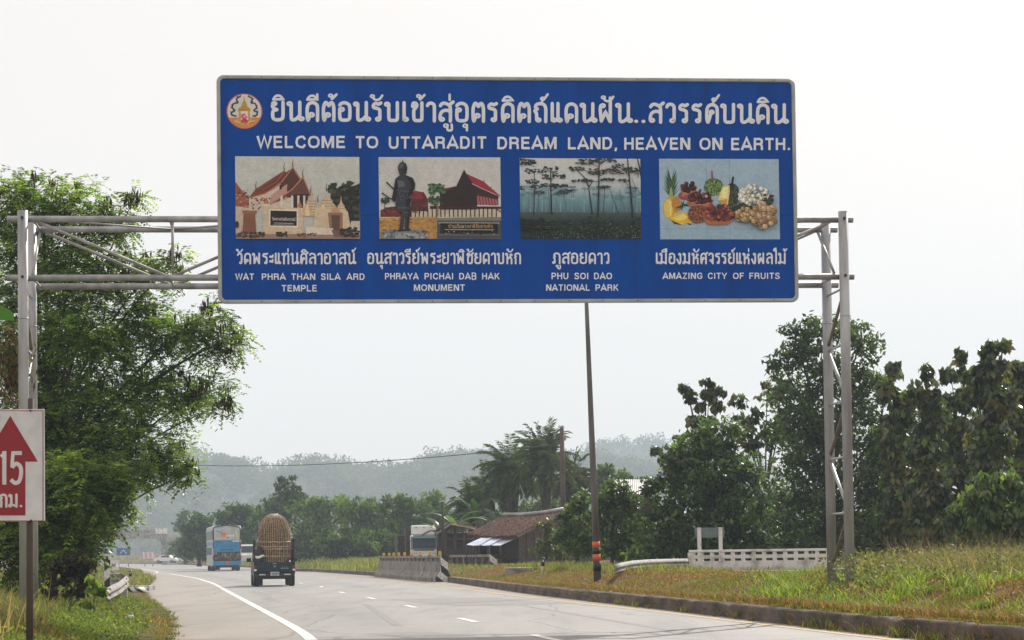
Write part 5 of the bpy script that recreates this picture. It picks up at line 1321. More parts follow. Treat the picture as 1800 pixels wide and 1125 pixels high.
M['bands'] = stripemat('black_orange_bands', (.012, .012, .012), (.55, .10, .03), 2.6, (0, 0, 1))
M['chev'] = stripemat('black_white_chevrons', (.02, .02, .02), (.72, .72, .70), 2.4, (.5, .5, -.62))
M['chev2'] = stripemat('black_white_stripes', (.02, .02, .02), (.72, .72, .70), 5.5, (.7, .0, .6))
M['wire'] = mat('black_wire', (.03, .03, .03), .6)
M['boardgreen'] = mat('board_back_grey_green', (.16, .22, .22), .6, (.11, .15, .15), 4)
def basket_mat():
    m, n, o = newmat('woven_bamboo')
    b = N(n, 'ShaderNodeBsdfPrincipled'); b.inputs['Roughness'].default_value = .55
    tc = N(n, 'ShaderNodeTexCoord'); nz = N(n, 'ShaderNodeTexNoise'); nz.inputs['Scale'].default_value = 7; nz.inputs['Detail'].default_value = 8
    mp = N(n, 'ShaderNodeMapping'); mp.inputs['Scale'].default_value = (1, 1, 3)
    n.links.new(tc.outputs['Object'], mp.inputs[0]); n.links.new(mp.outputs[0], nz.inputs['Vector'])
    rp = ramp(n, [(.32, (.20, .135, .078)), (.55, (.42, .30, .185)), (.72, (.60, .47, .32))]); n.links.new(nz.outputs[0], rp.inputs[0])
    n.links.new(rp.outputs[0], b.inputs['Base Color']); n.links.new(b.outputs[0], o.inputs[0])
    return m
M['bamboo'] = basket_mat()
def gp(px, D): x = PX(px, D); return Vector((x, D, float(gz(x, D))))
# lamp post leaning beside the bank, running up behind the board
b = P(1050.5, 1004, 66); b.z = float(gz(b.x, 66)) - .2
t1 = P(1031, 533, 66); t2 = b + (t1 - b) * 1.22
lp = thing('lamp_post', 'tall leaning grey lamp post with black and orange bands at its foot', 'lamp post', b)
MB().tube([(0, 0, 0), (t2 - b) * .35, (t2 - b) * .7, (t2 - b)], [.108, .088, .064, .045], 16).build('pole', M['polegrey'], lp)
d_ = (t2 - b) / (t2 - b).length
for i, (ya, yb, m_) in enumerate(((1004, 986, 'black'), (986, 974, 'orange'), (974, 963, 'black'), (963, 952, 'orange'))):
    za, zb = P(1050, ya, 66).z - b.z, P(1050, yb, 66).z - b.z
    MB().tube([d_ * (za / d_.z), d_ * (zb / d_.z)], [.113, .112], 16).build('paint_band', M[m_], lp)
tp = t2 - b
MB().tube([tp, tp + Vector((-.5, -.1, .25)), tp + Vector((-1.3, -.2, .35))], .03, 8).build('arm', M['steel_old'], lp)
MB().box(tp + Vector((-1.5, -.22, .34)), (.6, .25, .12)).build('lamp_head', M['steel'], lp, .03)

# wooden pole in the palms, with wires
wp = gp(992, 141)
up_ = thing('utility_pole', 'weathered wooden pole standing in front of the oil palms', 'pole', wp)
hp = P(990, 751, 141).z - wp.z
MB().tube([(0, 0, -.3), (-.03, 0, hp * .6), (-.05, 0, hp)], [.17, .15, .135], 12).build('shaft', M['wood'], up_)
MB().tube([(-.05, 0, hp - .55), (-.45, 0, hp - .75), (-1.0, 0, hp - 1.6)], .04, 6).build('stay', M['wood'], up_)
sp = gp(779, 139); hs_ = P(779, 882, 139).z - sp.z
up2 = thing('utility_pole', 'short thin dark pole left of the leaning shack', 'pole', sp)
MB().tube([(0, 0, -.3), (0, 0, hs_)], [.10, .075], 10).build('shaft', M['darkbark'], up2)
def cable(name, label, a, c, sag, r=.016, n=24):
    pts = [a.lerp(c, i / n) - Vector((0, 0, sag * 4 * (i / n) * (1 - i / n))) for i in range(n + 1)]
    m_ = a.lerp(c, .5)
    o = MB(); o.tube([p - m_ for p in pts], r, 5, False); o = o.build(name, M['wire'], None, fix=False); o.location = m_
    return tag(o, label, 'cable')
cable('power_line', 'long thin power line crossing the hazy hill towards the palms', P(120, 800, 230), Vector((wp.x, 141, wp.z + hp - 1.0)), 1.2, .028, 40)
cable('power_line', 'slack wire looping from the short dark pole to the wooden pole', Vector((sp.x, 139, sp.z + hs_ - .1)), Vector((wp.x, 141, wp.z + hp * .55)), .9, .016)
cable('power_line', 'lower slack wire under the palm fronds by the shack', Vector((sp.x, 139, sp.z + hs_ - .5)), P(880, 895, 140), .25, .014)

# canal bridge parapet beside the road, with amber reflectors on top
pa, pb = Vector((eR(106.5) + .05, 106.5, 0)), Vector((eR(140) + .0, 140, 0))
pl = (pb - pa).length; pd = (pb - pa).normalized(); prz = math.atan2(pd.y, pd.x)
par = thing('bridge_parapet', 'stained concrete bridge parapet between the road and the parked truck', 'parapet', pa, prz)
MB().prism([(-.35, 0), (.42, 0), (.42, .16), (.16, .45), (.12, .93), (-.08, .93), (-.10, .45)], .35, pl, 0).build('wall', M['oldconc'], par)
MB().box((pl / 2, .03, 1.0), (pl - 1, .06, .15)).build('painted_slot_shade', M['black'], par)  # black plate that colours in the shade of the slots under the coping
MB().box((pl / 2, -.365, .05), (pl - .8, .03, .10)).build('base_stripe', M['oldpaintrail'], par)
MB().prism([(-.12, 1.08), (.17, 1.08), (.17, 1.20), (-.12, 1.20)], .2, pl, 0).build('coping', M['oldconc'], par, .02)
for k in range(17):
    MB().box((.6 + k * (pl - 1) / 16, .03, 1.005), (.45, .16, .15)).build('coping_block', M['oldconc'], par)
MB().prism([(-.36, 0), (.46, 0), (.46, .18), (.20, .47), (.17, 1.215), (-.13, 1.215), (-.13, .47)], -.05, .3, 0).build('end_post', M['chev'], par)
for k, px in enumerate((679, 692, 702, 713, 725, 738, 754, 770, 786)):
    D = float(np.interp(px, [672, 790], [140, 107.5])); s = (D - pa.y) / pd.y
    c = pa + pd * s + Vector((0, 0, 1.2))
    o = thing('reflector', ('amber plastic reflector on the parapet top, number %d place from the far end' % (k + 1)), 'reflector', c, prz, 'amber reflectors along the parapet')
    words_ = ['farthest', 'second farthest', 'third farthest', 'fourth farthest', 'middle', 'fourth nearest', 'third nearest', 'second nearest', 'nearest']
    o['label'] = words_[k] + ' amber reflector along the top of the stained parapet'
    mb = MB(); mb.prism([(-.07, 0), (.07, 0), (.06, .20), (-.06, .20)], -.075, .075, 0); mb.build('body', mat('amber_plastic', (.70, .42, .03), .4, (.6, .34, .02)) if 'amber' not in M else M['amber'], o, .02)
    if 'amber' not in M: M['amber'] = bpy.data.materials['amber_plastic']
    MB().box((0, 0, .01), (.19, .17, .03)).build('base', M['black'], o)
# second parapet across the canal
qa, qb = P(866, 975, 119), P(794, 975, 134); qa.z = qb.z = .3
ql = (qb - qa).length; qd = (qb - qa).normalized(); qz = math.atan2(qd.y, qd.x)
pq = thing('bridge_parapet', 'parapet with a chevron end and shade coloured into its dark wall, farther from the road', 'parapet', qa, qz)
for k in range(7): MB().box((.5 + k * (ql - 1) / 6, 0, .45), (.28, .2, .7)).build('post', M['oldconc'], pq)
MB().box((ql / 2, 0, .85), (ql, .26, .14)).build('coping', M['oldconc'], pq, .02)
MB().box((ql / 2, -.05, .2), (ql, .2, .5)).build('wall', M['kerb'], pq)  # dark kerb material puts the shade of this inner face into its colour
MB().box((ql / 2, -.12, .56), (ql - .2, .06, .40)).build('panel', M['kerb'], pq)
MB().box((-.14, 0, .31), (.28, .34, 1.24)).build('end_post', M['chev'], pq)

# white balustrade of the frontage road
ba, bb = P(1213, 975, 76), P(1458, 975, 74); ba.z = bb.z = .40
bl_ = (bb - ba).length; brz = math.atan2((bb - ba).y, (bb - ba).x)
bal = thing('balustrade', 'white concrete balustrade with two rows of slots beyond the right bank', 'balustrade', ba, brz)
top = P(1330, 965.5, 75).z - .40
MB().box((bl_ / 2, 0, .155), (bl_, .16, .71)).build('wall', M['whiteconc'], bal)
MB().box((bl_ / 2, 0, top - .04), (bl_ + .02, .20, .08)).build('coping', M['whiteconc'], bal, .015)
MB().box((bl_ / 2, 0, top - .225), (bl_, .15, .115)).build('rail', M['whiteconc'], bal)
for k in range(14):
    MB().box((.05 + k * (bl_ - .1) / 13, .005, top - .225), (.085 if k else .2, .17, .29)).build('baluster', M['whiteconc'], bal)
# concrete footway slab in front
sa, sb = P(1168, 975, 70), P(1454, 975, 68.5); sa.z = sb.z = .42
s_ = MB(); s_.box(((sb - sa).length / 2, .7, .08), ((sb - sa).length, 1.6, .26)); s_ = s_.build('footway', M['concrete'], None, .02)
s_.location = sa; s_.rotation_euler = (0, 0, math.atan2((sb - sa).y, (sb - sa).x)); tag(s_, kind='structure')
# frontage path strip
zp = float(max(gz(np.linspace(-.3, 2.2, 9), np.full(9, 91.)))) + .02
o = MB(); o.box((1.0, 91.5, zp - .25), (2.6, 1.8, .50)); tag(o.build('path', M['concrete'], None, .02), kind='structure')

# W-beam guardrails
def wbeam(name, label, pts, zt, hh, mat_, posts, flip=1):
    root = thing(name, label, 'guardrail', pts[0])
    prof = [(0, 0), (.03, .08), (.075, .16), (.075, .24), (.02, .38), (.02, .46), (.075, .60), (.075, .68), (.03, .80), (.0, 1.0)]
    prof = [(a * flip, (b_ - 1) * hh) for a, b_ in prof]
    vs = []; m = len(pts)
    for i, p in enumerate(pts):
        t = (pts[min(i + 1, m - 1)] - pts[max(i - 1, 0)]); t.z = 0; t.normalize(); nn = Vector((t.y, -t.x, 0))
        z = zt[i] if isinstance(zt, list) else zt
        for (a, b_) in prof: vs.append(Vector((p.x, p.y, z)) + nn * a + Vector((0, 0, b_)) - pts[0])
    k = len(prof); fs = [(i * k + j, i * k + j + 1, (i + 1) * k + j + 1, (i + 1) * k + j) for i in range(m - 1) for j in range(k - 1)]
    rb = MB(); rb.add(vs, fs, True); rb = rb.build('beam', mat_, root)
    sm = rb.modifiers.new('s', 'SOLIDIFY'); sm.thickness = .008
    for i in posts:
        p = pts[i]; z = zt[i] if isinstance(zt, list) else zt; g_ = float(gz(p.x, p.y)) - .2
        MB().box(Vector((p.x, p.y + .05, (z - .05 + g_) / 2)) - pts[0], (.10, .08, z - g_)).build('post', mat_, root)
pts = [P(px, 975, D) for px, D in ((1078, 63), (1092, 66), (1112, 69), (1140, 72), (1175, 75), (1200, 76.3), (1213, 76.8))]
zt = [P(px, y, D).z for px, y, D in ((1078, 993, 63), (1092, 989, 66), (1112, 985.5, 69), (1140, 983.5, 72), (1175, 982.5, 75), (1200, 982, 76.3), (1213, 982, 76.8))]
for p in pts: p.z = .3
wbeam('guardrail', 'galvanised guardrail sloping down left of the white balustrade', pts, zt, .26, M['rail'], (2, 3, 4, 5))
# back of a small board standing behind the balustrade
bp_ = gp(1248, 80); bd = thing('notice_board', 'back of a grey green board on two white posts behind the balustrade', 'sign', bp_, R(2))
hz_ = P(1248, 926, 80).z - bp_.z; wv = pxr(26, 80)
for k in range(4): MB().box((0, .04, hz_ - .07 - k * .085), (2 * wv, .02, .084)).build('slat', M['boardgreen'], bd)
for s in (-1, 1): MB().box((s * wv * .72, -.03, hz_ / 2 - .15), (.13, .11, hz_ + .25)).build('post', M['whiteconc'], bd, .01)
# small roadside markers
def marker(px, D, hgt, r, label, lean=0):
    p = gp(px, D); o = thing('marker_post', label, 'marker post', p); o.rotation_euler = (0, lean, 0)
    MB().tube([(0, 0, -.1), (0, 0, hgt)], [r, r * .95], 12).build('shaft', M['whiteconc'], o)
    MB().tube([(0, 0, hgt * .38), (0, 0, hgt * .98)], [r * 1.04, r * 1.0], 12).build('black_band', M['black'], o)
    MB().box((0, -r * 1.02, hgt * .75), (r * .7, .02, .08)).build('reflector', M['white'], o)
marker(953, 84, .52, .06, 'small black and white marker post on the grass before the house', .08)
marker(229, 128, .55, .075, 'small black and white marker post at the end of the left shoulder')

# left side : white slotted parapet end, bent guardrail, fallen striped pole
lp_ = gp(193, 80); le = thing('balustrade', 'white slotted parapet end with black chevrons beside the left shoulder', 'balustrade', lp_, R(12))
ht = P(195, 984, 80).z - lp_.z
MB().box((-.09, 0, ht / 2 - .05), (.2, .22, ht + .1)).build('end_post', M['chev'], le)
for k in range(3): MB().box((.16, .8, ht - .08 - k * .22), (.30, 1.8, .13)).build('rail', M['whiteconc'], le)
MB().box((.14, .8, .08), (.22, 1.8, .36)).build('wall', M['whiteconc'], le)
MB().box((.14, .2, ht / 2), (.16, .2, ht - .1)).build('baluster', M['whiteconc'], le)
MB().tube([(-.09, 0, ht), (-.09, 0, ht + .12)], .05, 8).build('stub', M['black'], le)
cpts = [(184, 55), (196, 56.5), (208, 58.5), (217, 61.5), (221.5, 65), (221, 69), (214, 72), (203, 74), (192, 75)]
zz = [1035, 1029, 1023, 1016, 1012, 1009.5, 1008, 1008, 1009]
pts = [P(px, 975, D) for px, D in cpts]; zt = [P(a[0], y, a[1]).z for a, y in zip(cpts, zz)]
for p in pts: p.z = .2
def smp(seq, k=4):
    o = []
    for i in range(len(seq) - 1):
        for j in range(k): o.append(seq[i] + (seq[i + 1] - seq[i]) * (j / k))
    o.append(seq[-1]); return o
wbeam('guardrail', 'bent white guardrail end curling round beside the left shoulder', smp(pts), smp(zt), .33, M['oldpaintrail'], (2, 14, 24), 1)
fa, fb = gp(226, 80), gp(256, 81); fa.z = fb.z = float(gz(fa.x, 80)) + .12
fo = thing('striped_post', 'black and white striped post lying on the left shoulder', 'post', fa.lerp(fb, .5))
MB().tube([fa - fo.location, fb - fo.location], .105, 14).build('shaft', M['chev2'], fo)
MB().tube([fb - fo.location, fb - fo.location + Vector((.05, 0, 0))], .06, 10).build('stub', M['black'], fo)
for (px, D, w_, l) in ((238, 92, 1.3, 1.6),):
    p = gp(px, D); o = MB(); o.box((0, 0, .06), (w_, l, .18)); o = o.build('concrete_slab', M['concrete'], None, .02); o.location = (p.x, D, .02)
    tag(o, 'low concrete slab at the edge of the left shoulder', 'slab')
o = MB(); o.box((0, 0, 0), (.16, .05, .10)); o.box((.05, .03, .04), (.1, .1, .06)); o = o.build('litter', M['white'], None, .02); o.location = gp(224, 43) + Vector((0, 0, .08))
tag(o, 'crumpled white litter lying in the weeds by the left shoulder', 'litter')

# 15 km arrow board on a wooden post, left foreground
D0 = 26.5; SP = P(50, 975, D0)
gzp = float(gz(SP.x, D0))
ks = thing('arrow_sign', 'white board with a red up arrow reading 15 on a wooden post', 'sign', (SP.x, D0, gzp))
def K(px, py): q_ = P(px, py, D0); return (q_.x - SP.x, q_.z - gzp)
z_t = P(58, 700, D0).z - gzp
MB().tube([(K(50, 1100)[0], .05, -.4), (K(51, 920)[0], .05, K(50, 920)[1]), (K(53, 702)[0], .05, z_t)], [.042, .039, .035], 12).build('post', M['wood'], ks)
bx0, by0 = K(-40, 917.5); bx1, by1 = K(78, 719)
MB().box(((bx0 + bx1) / 2, 0, (by0 + by1) / 2), (bx1 - bx0, .018, by1 - by0)).build('board', M['oldwhite'], ks, .004, 1)
kf = Flat(-.0112, .0004)
def kp(c, *xy): kf.poly([K(xy[i], xy[i + 1]) for i in range(0, len(xy), 2)], c)
kp((1, 1, 1), 18.5, 731, 67, 811.5, 45, 811.5, 45, 906, -8, 906, -8, 811.5, -30, 811.5)
e = .8
for a in ((-38, 721.5, 76.6, 721.5 + e * 1.3), (-38, 915, 76.6, 916.3), (75.3, 721.5, 76.6, 916), (-38.5, 721.5, -37.2, 916)): kp((1, 1, 1), a[0], a[1], a[2], a[1], a[2], a[3], a[0], a[3])
kf.build('arrow', M['red'], ks, False)
kf = Flat(-.0135, .0002)
pxm = pxr(1, D0)
kf.stroke([K(8, 852), K(8, 793)], 7.4 * pxm, caps=False); kf.stroke([K(9, 796), K(2, 803)], 6 * pxm, caps=False)
kf.stroke([K(39, 796.5), K(22.5, 796.5)], 7 * pxm, caps=False); kf.stroke([K(23.5, 793.5), K(21.5, 822)], 6 * pxm, caps=False)
kf.stroke([K(a, b_) for a, b_ in spline([(21.5, 822), (29, 815), (36.5, 821), (37.5, 834), (34, 846), (27, 849), (19.5, 843)], 5)], 7 * pxm, caps=False)
kf.build('numeral', M['oldwhite'], ks, False)
kf = Flat(-.0135, .0001)
thai(kf, 'กม.', (-1, 892), (40, 892), 24, 19, mp=K)
kf.build('lettering', M['oldwhite'], ks, False)
for (px, py) in ((54, 722), (55, 915)): MB().tube([(K(px, py)[0], -.02, K(px, py)[1]), (K(px, py)[0], .09, K(px, py)[1])], .012, 6).build('wire_tie', M['black'], ks)

# dry creeper on the left gantry leg and a banana leaf poking in at the edge
rng = np.random.default_rng(91); c0 = np.array(P(22, 650, 40.2)); m = 900
pos = c0 + rng.normal(size=(m, 3)) * np.array([.13, .12, .34]); pos[:, 0] += (rng.random(m) - .5) * .2
v, f, c = leaves(pos, rng.normal(size=(m, 3)) * .5 + np.array([0, 0, -1]), rdir(rng, m), rng.uniform(.06, .22, m), rng.uniform(.008, .06, m), pick(rng, m, [(.10, .06, .04), (.05, .035, .028), (.17, .11, .06), (.10, .14, .03)]), rng)
o = np_mesh('dry_creeper', v - c0, f, M['dry'], c); o.location = c0; tag(o, 'brown withered creeper clinging beside the left gantry leg', 'creeper')
c0 = P(-8, 545, 37.5)
vs = []; fs = []
for j in range(9):
    t = j / 8; w_ = .10 * math.sin(math.pi * (.12 + .85 * t)) ** .7
    vs += [(-.25 + .55 * t, -.02, .02 - .10 * t * t + w_), (-.25 + .55 * t, 0, -.02 - .10 * t * t), (-.25 + .55 * t, .03, -.06 - .10 * t * t - w_ * .6)]
fs = [(j * 3 + a, j * 3 + a + 1, j * 3 + a + 4, j * 3 + a + 3) for j in range(8) for a in (0, 1)]
o = np_mesh('banana_leaf', vs, fs, M['leaf'], np.repeat(np.array([[.03, .07, .02]]), len(vs), 0), None, True); o.location = c0
tag(o, 'green banana leaf tip at the left edge above the creeper', 'leaf')

# ------------------------------------------------------------------ huts and houses
def house():
    el_, er_ = P(823, 938, 127), P(908, 940, 125); rl, rr = P(885, 908, 131.5), P(991, 899, 130)
    fl_, fr_ = rl * 2 - el_, rr * 2 - er_
    fl_.z, fr_.z = el_.z, er_.z
    base = (el_ + er_ + fl_ + fr_) / 4; base.z = .45
    h_ = thing('thatched_house', 'low timber house with a sagging brown thatched roof beside the shrubs', 'house', base)
    Lc = lambda p: Vector(p) - base
    n = 16; vs = []; fs = []; rg_ = np.random.default_rng(4)
    for i in range(n + 1):
        t = i / n
        rows = [el_.lerp(er_, t), (el_.lerp(er_, t)).lerp(rl.lerp(rr, t), .33), (el_.lerp(er_, t)).lerp(rl.lerp(rr, t), .66), rl.lerp(rr, t), (rl.lerp(rr, t)).lerp(fl_.lerp(fr_, t), .5), fl_.lerp(fr_, t)]
        for r_ in rows: vs.append(Lc(r_) + Vector((0, 0, rg_.uniform(-.05, .05) - .10 * math.sin(math.pi * t))))
    for i in range(n):
        for j in range(5): fs.append((i * 6 + j, i * 6 + j + 1, i * 6 + j + 7, i * 6 + j + 6))
    rf = MB(); rf.add(vs, fs); rf = rf.build('roof', M['thatch'], h_); sm = rf.modifiers.new('s', 'SOLIDIFY'); sm.thickness = .16
    rng_ = np.random.default_rng(14); m = 9000
    a, b_ = rng_.uniform(0, 1, (m, 1)), rng_.uniform(-.02, 1, (m, 1))
    E0, E1, R0, R1 = [np.array(Lc(x)) for x in (el_, er_, rl, rr)]
    p = (E0 * (1 - a) + E1 * a) * (1 - b_) + (R0 * (1 - a) + R1 * a) * b_; dn = (E0 - R0) / np.linalg.norm(E0 - R0)
    p[:, 2] += .03 - .10 * np.sin(np.pi * a[:, 0])
    v, f, c = leaves(p, dn + rng_.normal(size=(m, 3)) * .2, np.cross(dn, np.array([1, 0, 0.])) * -1 + rng_.normal(size=(m, 3)) * .3, rng_.uniform(.2, .5, m), rng_.uniform(.03, .07, m), pick(rng_, m, [(.18, .10, .075), (.12, .07, .055), (.24, .15, .115), (.07, .045, .038)]), rng_)
    np_mesh('thatch', v, f, M['dry'], c, rf)
    rc = MB(); rc.tube([Lc(rl) + Vector((0, 0, .10)), Lc(rl.lerp(rr, .3)) + Vector((0, 0, .02)), Lc(rl.lerp(rr, .65)) + Vector((0, 0, .03)), Lc(rr) + Vector((0, 0, .12))], .12, 6); rc.build('ridge_sheet', M['tin'], rf)
    ins = .88
    ce = lambda p: Vector((base.x + (p.x - base.x) * ins, base.y + (p.y - base.y) * ins, .3))
    A, B, C_, D_ = ce(el_), ce(er_), ce(fr_), ce(fl_)
    zt_ = el_.z - .02
    def wall(name, p, q_, z0_, z1_, m_=M['plank'], th=.08):
        d = (q_ - p); c = (p + q_) / 2; c.z = (z0_ + z1_) / 2
        mb = MB(); mb.box((0, 0, 0), (d.length, th, z1_ - z0_)); o = mb.build(name, m_, h_); o.location = c - base; o.rotation_euler = (0, 0, math.atan2(d.y, d.x)); return o
    wall('wall', D_, C_, .3, zt_); wall('wall', A, D_, .3, zt_)
    wall('wall', A.lerp(B, .62), B, .3, zt_); wall('wall', A, B, .3, .95)
    wall('wall', B, B.lerp(C_, .42), .3, zt_); wall('wall', B.lerp(C_, .58), C_, .3, zt_ + .2)
    gb = MB(); gp_ = [Lc(Vector((B.x, B.y, zt_))), Lc(Vector((C_.x, C_.y, zt_))), Lc(Vector(((B.x + C_.x) / 2, (B.y + C_.y) / 2, rr.z - .35)))]
    gb.add(gp_, [(0, 1, 2)]); gb = gb.build('gable', M['plank'], h_); gb.modifiers.new('s', 'SOLIDIFY').thickness = .05
    for t in (0, .33, .62, 1.0): MB().tube([Lc(A.lerp(B, t)) + Vector((0, -.08, 0)), Lc(A.lerp(B, t)) + Vector((0, -.08, zt_ - .3))], .05, 8).build('post', M['wood'], h_)
    for k in range(5):
        q_ = B.lerp(C_, .08 + .09 * k); MB().tube([Lc(q_) + Vector((.08, -.06, .1)), Lc(q_) + Vector((.08, -.06, zt_ - .3))], .03, 6).build('post', M['wood'], h_)
    for k, (xa, xb) in enumerate(((820, 845), (838, 866), (857, 890))):
        a0, a1 = P(xa, 957, 124.6), P(xa + 22, 958.5, 124.2); c0, c1 = P(xb, 945.5, 126), P(xb + 20, 944.5, 125.8)
        mb = MB(); mb.add([Lc(a0), Lc(a1), Lc(c1), Lc(c0), Lc(a0.lerp(a1, .5)) + Vector((0, 0, -.03)), Lc(c0.lerp(c1, .5)) + Vector((0, 0, -.02))], [(0, 4, 5, 3), (4, 1, 2, 5)])
        o = mb.build('awning', M['tarp'], h_); o.modifiers.new('s', 'SOLIDIFY').thickness = .03
        for q_ in (a0, a1): MB().tube([Lc(Vector((q_.x, q_.y, .3))), Lc(q_)], .025, 6).build('post', M['wood'], h_)
house()
def shack():
    D = 141; c = gp(802, D); o = thing('shack', 'open timber shack with a leaning tin sheet roof right of the truck', 'shack', c)
    q_ = lambda px, py, dd=0: P(px, py, D + dd) - c
    for (pts_, m_, nm) in (([q_(766, 938, -1.5), q_(790, 921, -1.0), q_(806, 920, 1.5), q_(780, 936, 1.5)], 'tin', 'roof_sheet'), ([q_(790, 921, -1.0), q_(834, 930, -1.2), q_(838, 927, 1.5), q_(806, 919, 1.5)], 'thatch', 'roof'), ([q_(760, 934, -.3), q_(792, 918, -.3), q_(800, 917, 1.8), q_(766, 932, 1.8)], 'thatch', 'roof')):
        mb = MB(); mb.add(pts_, [(0, 1, 2, 3)]); r_ = mb.build(nm, M[m_], o); r_.modifiers.new('s', 'SOLIDIFY').thickness = .07
    for px in (769, 783, 800, 815, 831): MB().tube([q_(px, 976, -.8), q_(px + 1, 936, -.8)], .045, 8).build('post', M['wood'], o)
    for y in (938, 948): MB().tube([q_(767, y, -.8), q_(833, y - 1, -.8)], .04, 6).build('beam', M['wood'], o)
    for a in range(6): MB().tube([q_(772 + a * 10, 938, -.85), q_(782 + a * 9, 924, -.85)], .025, 6).build('rafter', M['wood'], o)
    mb = MB(); mb.add([q_(768, 985, 1.2), q_(834, 985, 1.2), q_(834, 938, 1.2), q_(768, 938, 1.2)], [(0, 1, 2, 3)]); w__ = mb.build('wall', M['plank'], o); w__.modifiers.new('s', 'SOLIDIFY').thickness = .06
    mb = MB(); mb.add([q_(768, 985, -.6), q_(812, 985, -.6), q_(812, 962, -.6), q_(768, 962, -.6)], [(0, 1, 2, 3)]); w__ = mb.build('wall', M['plank'], o); w__.modifiers.new('s', 'SOLIDIFY').thickness = .06
shack()
def tinhouse():
    D = 112; a, b_, c, d = P(1078, 872, D), P(1152, 868, D - 3), P(1150, 843, D + 3), P(1079, 844, D + 5)
    base = gp(1115, D + 2); o = thing('tin_roof_house', 'house hidden by shrubs with only its corrugated pale roof showing', 'house', base)
    n = 44; vs = []
    for i in range(n + 1):
        t = i / n; z = .05 * (i % 2)
        vs += [a.lerp(b_, t) - base + Vector((0, 0, z)), d.lerp(c, t) - base + Vector((0, 0, z))]
    mb = MB(); mb.add(vs, [(2 * i, 2 * i + 2, 2 * i + 3, 2 * i + 1) for i in range(n)]); r_ = mb.build('roof', M['tin'], o, fix=False); r_.modifiers.new('s', 'SOLIDIFY').thickness = .02
    MB().box((a + b_ + c + d) / 4 - base + Vector((0, .5, -2.2)), (1.8, 2.6, 3.2)).build('wall', M['plank'], o)
tinhouse()
o = thing('notice', 'small red notice propped at the left end of the thatched house', 'sign', gp(871.5, 122))
zz_ = P(871, 981, 122).z - o.location.z
MB().box((0, 0, zz_ - .15), (.27, .02, .28)).build('board', M['redlens'], o)
for k in range(2): MB().box((0, -.013, zz_ - .09 - k * .1), (.2, .004, .03)).build('line', M['oldwhite'], o)
MB().box((0, .03, zz_ / 2 - .1), (.04, .03, zz_)).build('stake', M['wood'], o)

# ------------------------------------------------------------------ overpass and far signs
D = 500
oa = P(60, 975, D + 10); ob_ = P(306, 975, D); oa.z = ob_.z = .0
ov = thing('overpass', 'hazy concrete flyover crossing far off at the left', 'overpass', ob_, math.atan2(oa.y - ob_.y, oa.x - ob_.x))
ol = (oa - ob_).length; zd, zu = P(300, 946, D).z, P(300, 938, D).z
MB().box((ol / 2, 0, (zd + zu) / 2), (ol, 7, zu - zd)).build('deck', M['concrete'], ov)
MB().box((ol / 2, 3.4, zu + .45), (ol, .25, .7)).build('railing', M['concrete'], ov)
MB().box((1.3, 3.45, zu + .55), (2.6, .3, 1.2)).build('end_panel', M['whiteconc'], ov)
for s in (1.2, 26, 52): MB().box((s, 0, zd / 2), (1.4, 5, zd)).build('pier', M['concrete'], ov, .1)
MB().box((1.2, 0, zd - .35), (2.2, 6.6, .7)).build('pier_cap', M['concrete'], ov)
p = P(258, 975, D + 14); p.z = zu - .1
o = thing('street_lamp', 'tiny far street lamp standing on the hazy flyover', 'street lamp', p)
hh_ = P(258, 902, D + 14).z - p.z
MB().tube([(0, 0, 0), (0, 0, hh_)], [.12, .08], 8).build('pole', M['steel'], o); MB().box((.5, 0, hh_), (1.2, .3, .2)).build('lamp_head', M['white'], o)
def farsign(name, label, px0, px1, py0, py1, D, m_, legs=True):
    a, b_ = P(px0, py0, D), P(px1, py1, D); g_ = -.2; c = Vector(((a.x + b_.x) / 2, D, g_))
    o = thing(name, label, 'sign', c)
    MB().box((0, 0, (a.z + b_.z) / 2 - g_), (b_.x - a.x, .15, a.z - b_.z)).build('board', m_, o)
    for s in (-.35, .35): MB().tube([(s * (b_.x - a.x), .15, 0), (s * (b_.x - a.x), .15, a.z - g_)], .1, 8).build('post', M['steel'], o)
    return o, (a.x + b_.x) / 2, (a.z + b_.z) / 2 - g_
M['farblue'] = mat('far_sign_blue', (.02, .08, .30), .5)
M['pinkwhite'] = stripemat('pink_white_print', (.78, .70, .72), (.66, .40, .44), 1.3, (1, 0, .12))
o, _, zc = farsign('direction_sign', 'small blue road sign far away under the flyover', 205, 229, 963.5, 976, 400, M['farblue'])
kf = Flat(-.09, .002); kf.stroke([(-.55, zc - .35), (0, zc + .3), (.55, zc - .35)], .09, caps=False); kf.build('arrow', M['signwhite'], o, False)
farsign('poster_board', 'pink and white poster board far off beside the flyover pier', 251, 271.5, 970, 982, 410, M['pinkwhite'])

# ------------------------------------------------------------------ vehicles
def place(px, D, rz, name, label, cat_, z=0.0, group=None):
    return thing(name, label, cat_, (PX(px, D), D, z), rz, group)
def wheels(root, xs_, ys_, r, wd, dual=False):
    for y in ys_:
        for s in (-1, 1):
            w_ = MB(); w_.wheel((s * xs_, y, r), r, wd, 30, .0); t_ = w_.build('wheel', M['tyre'], root)
            h_ = MB(); h_.wheel((s * (xs_ + .012), y, r), r * .58, wd * .98, 20, 0); h_.build('rim', M['rim'], t_)
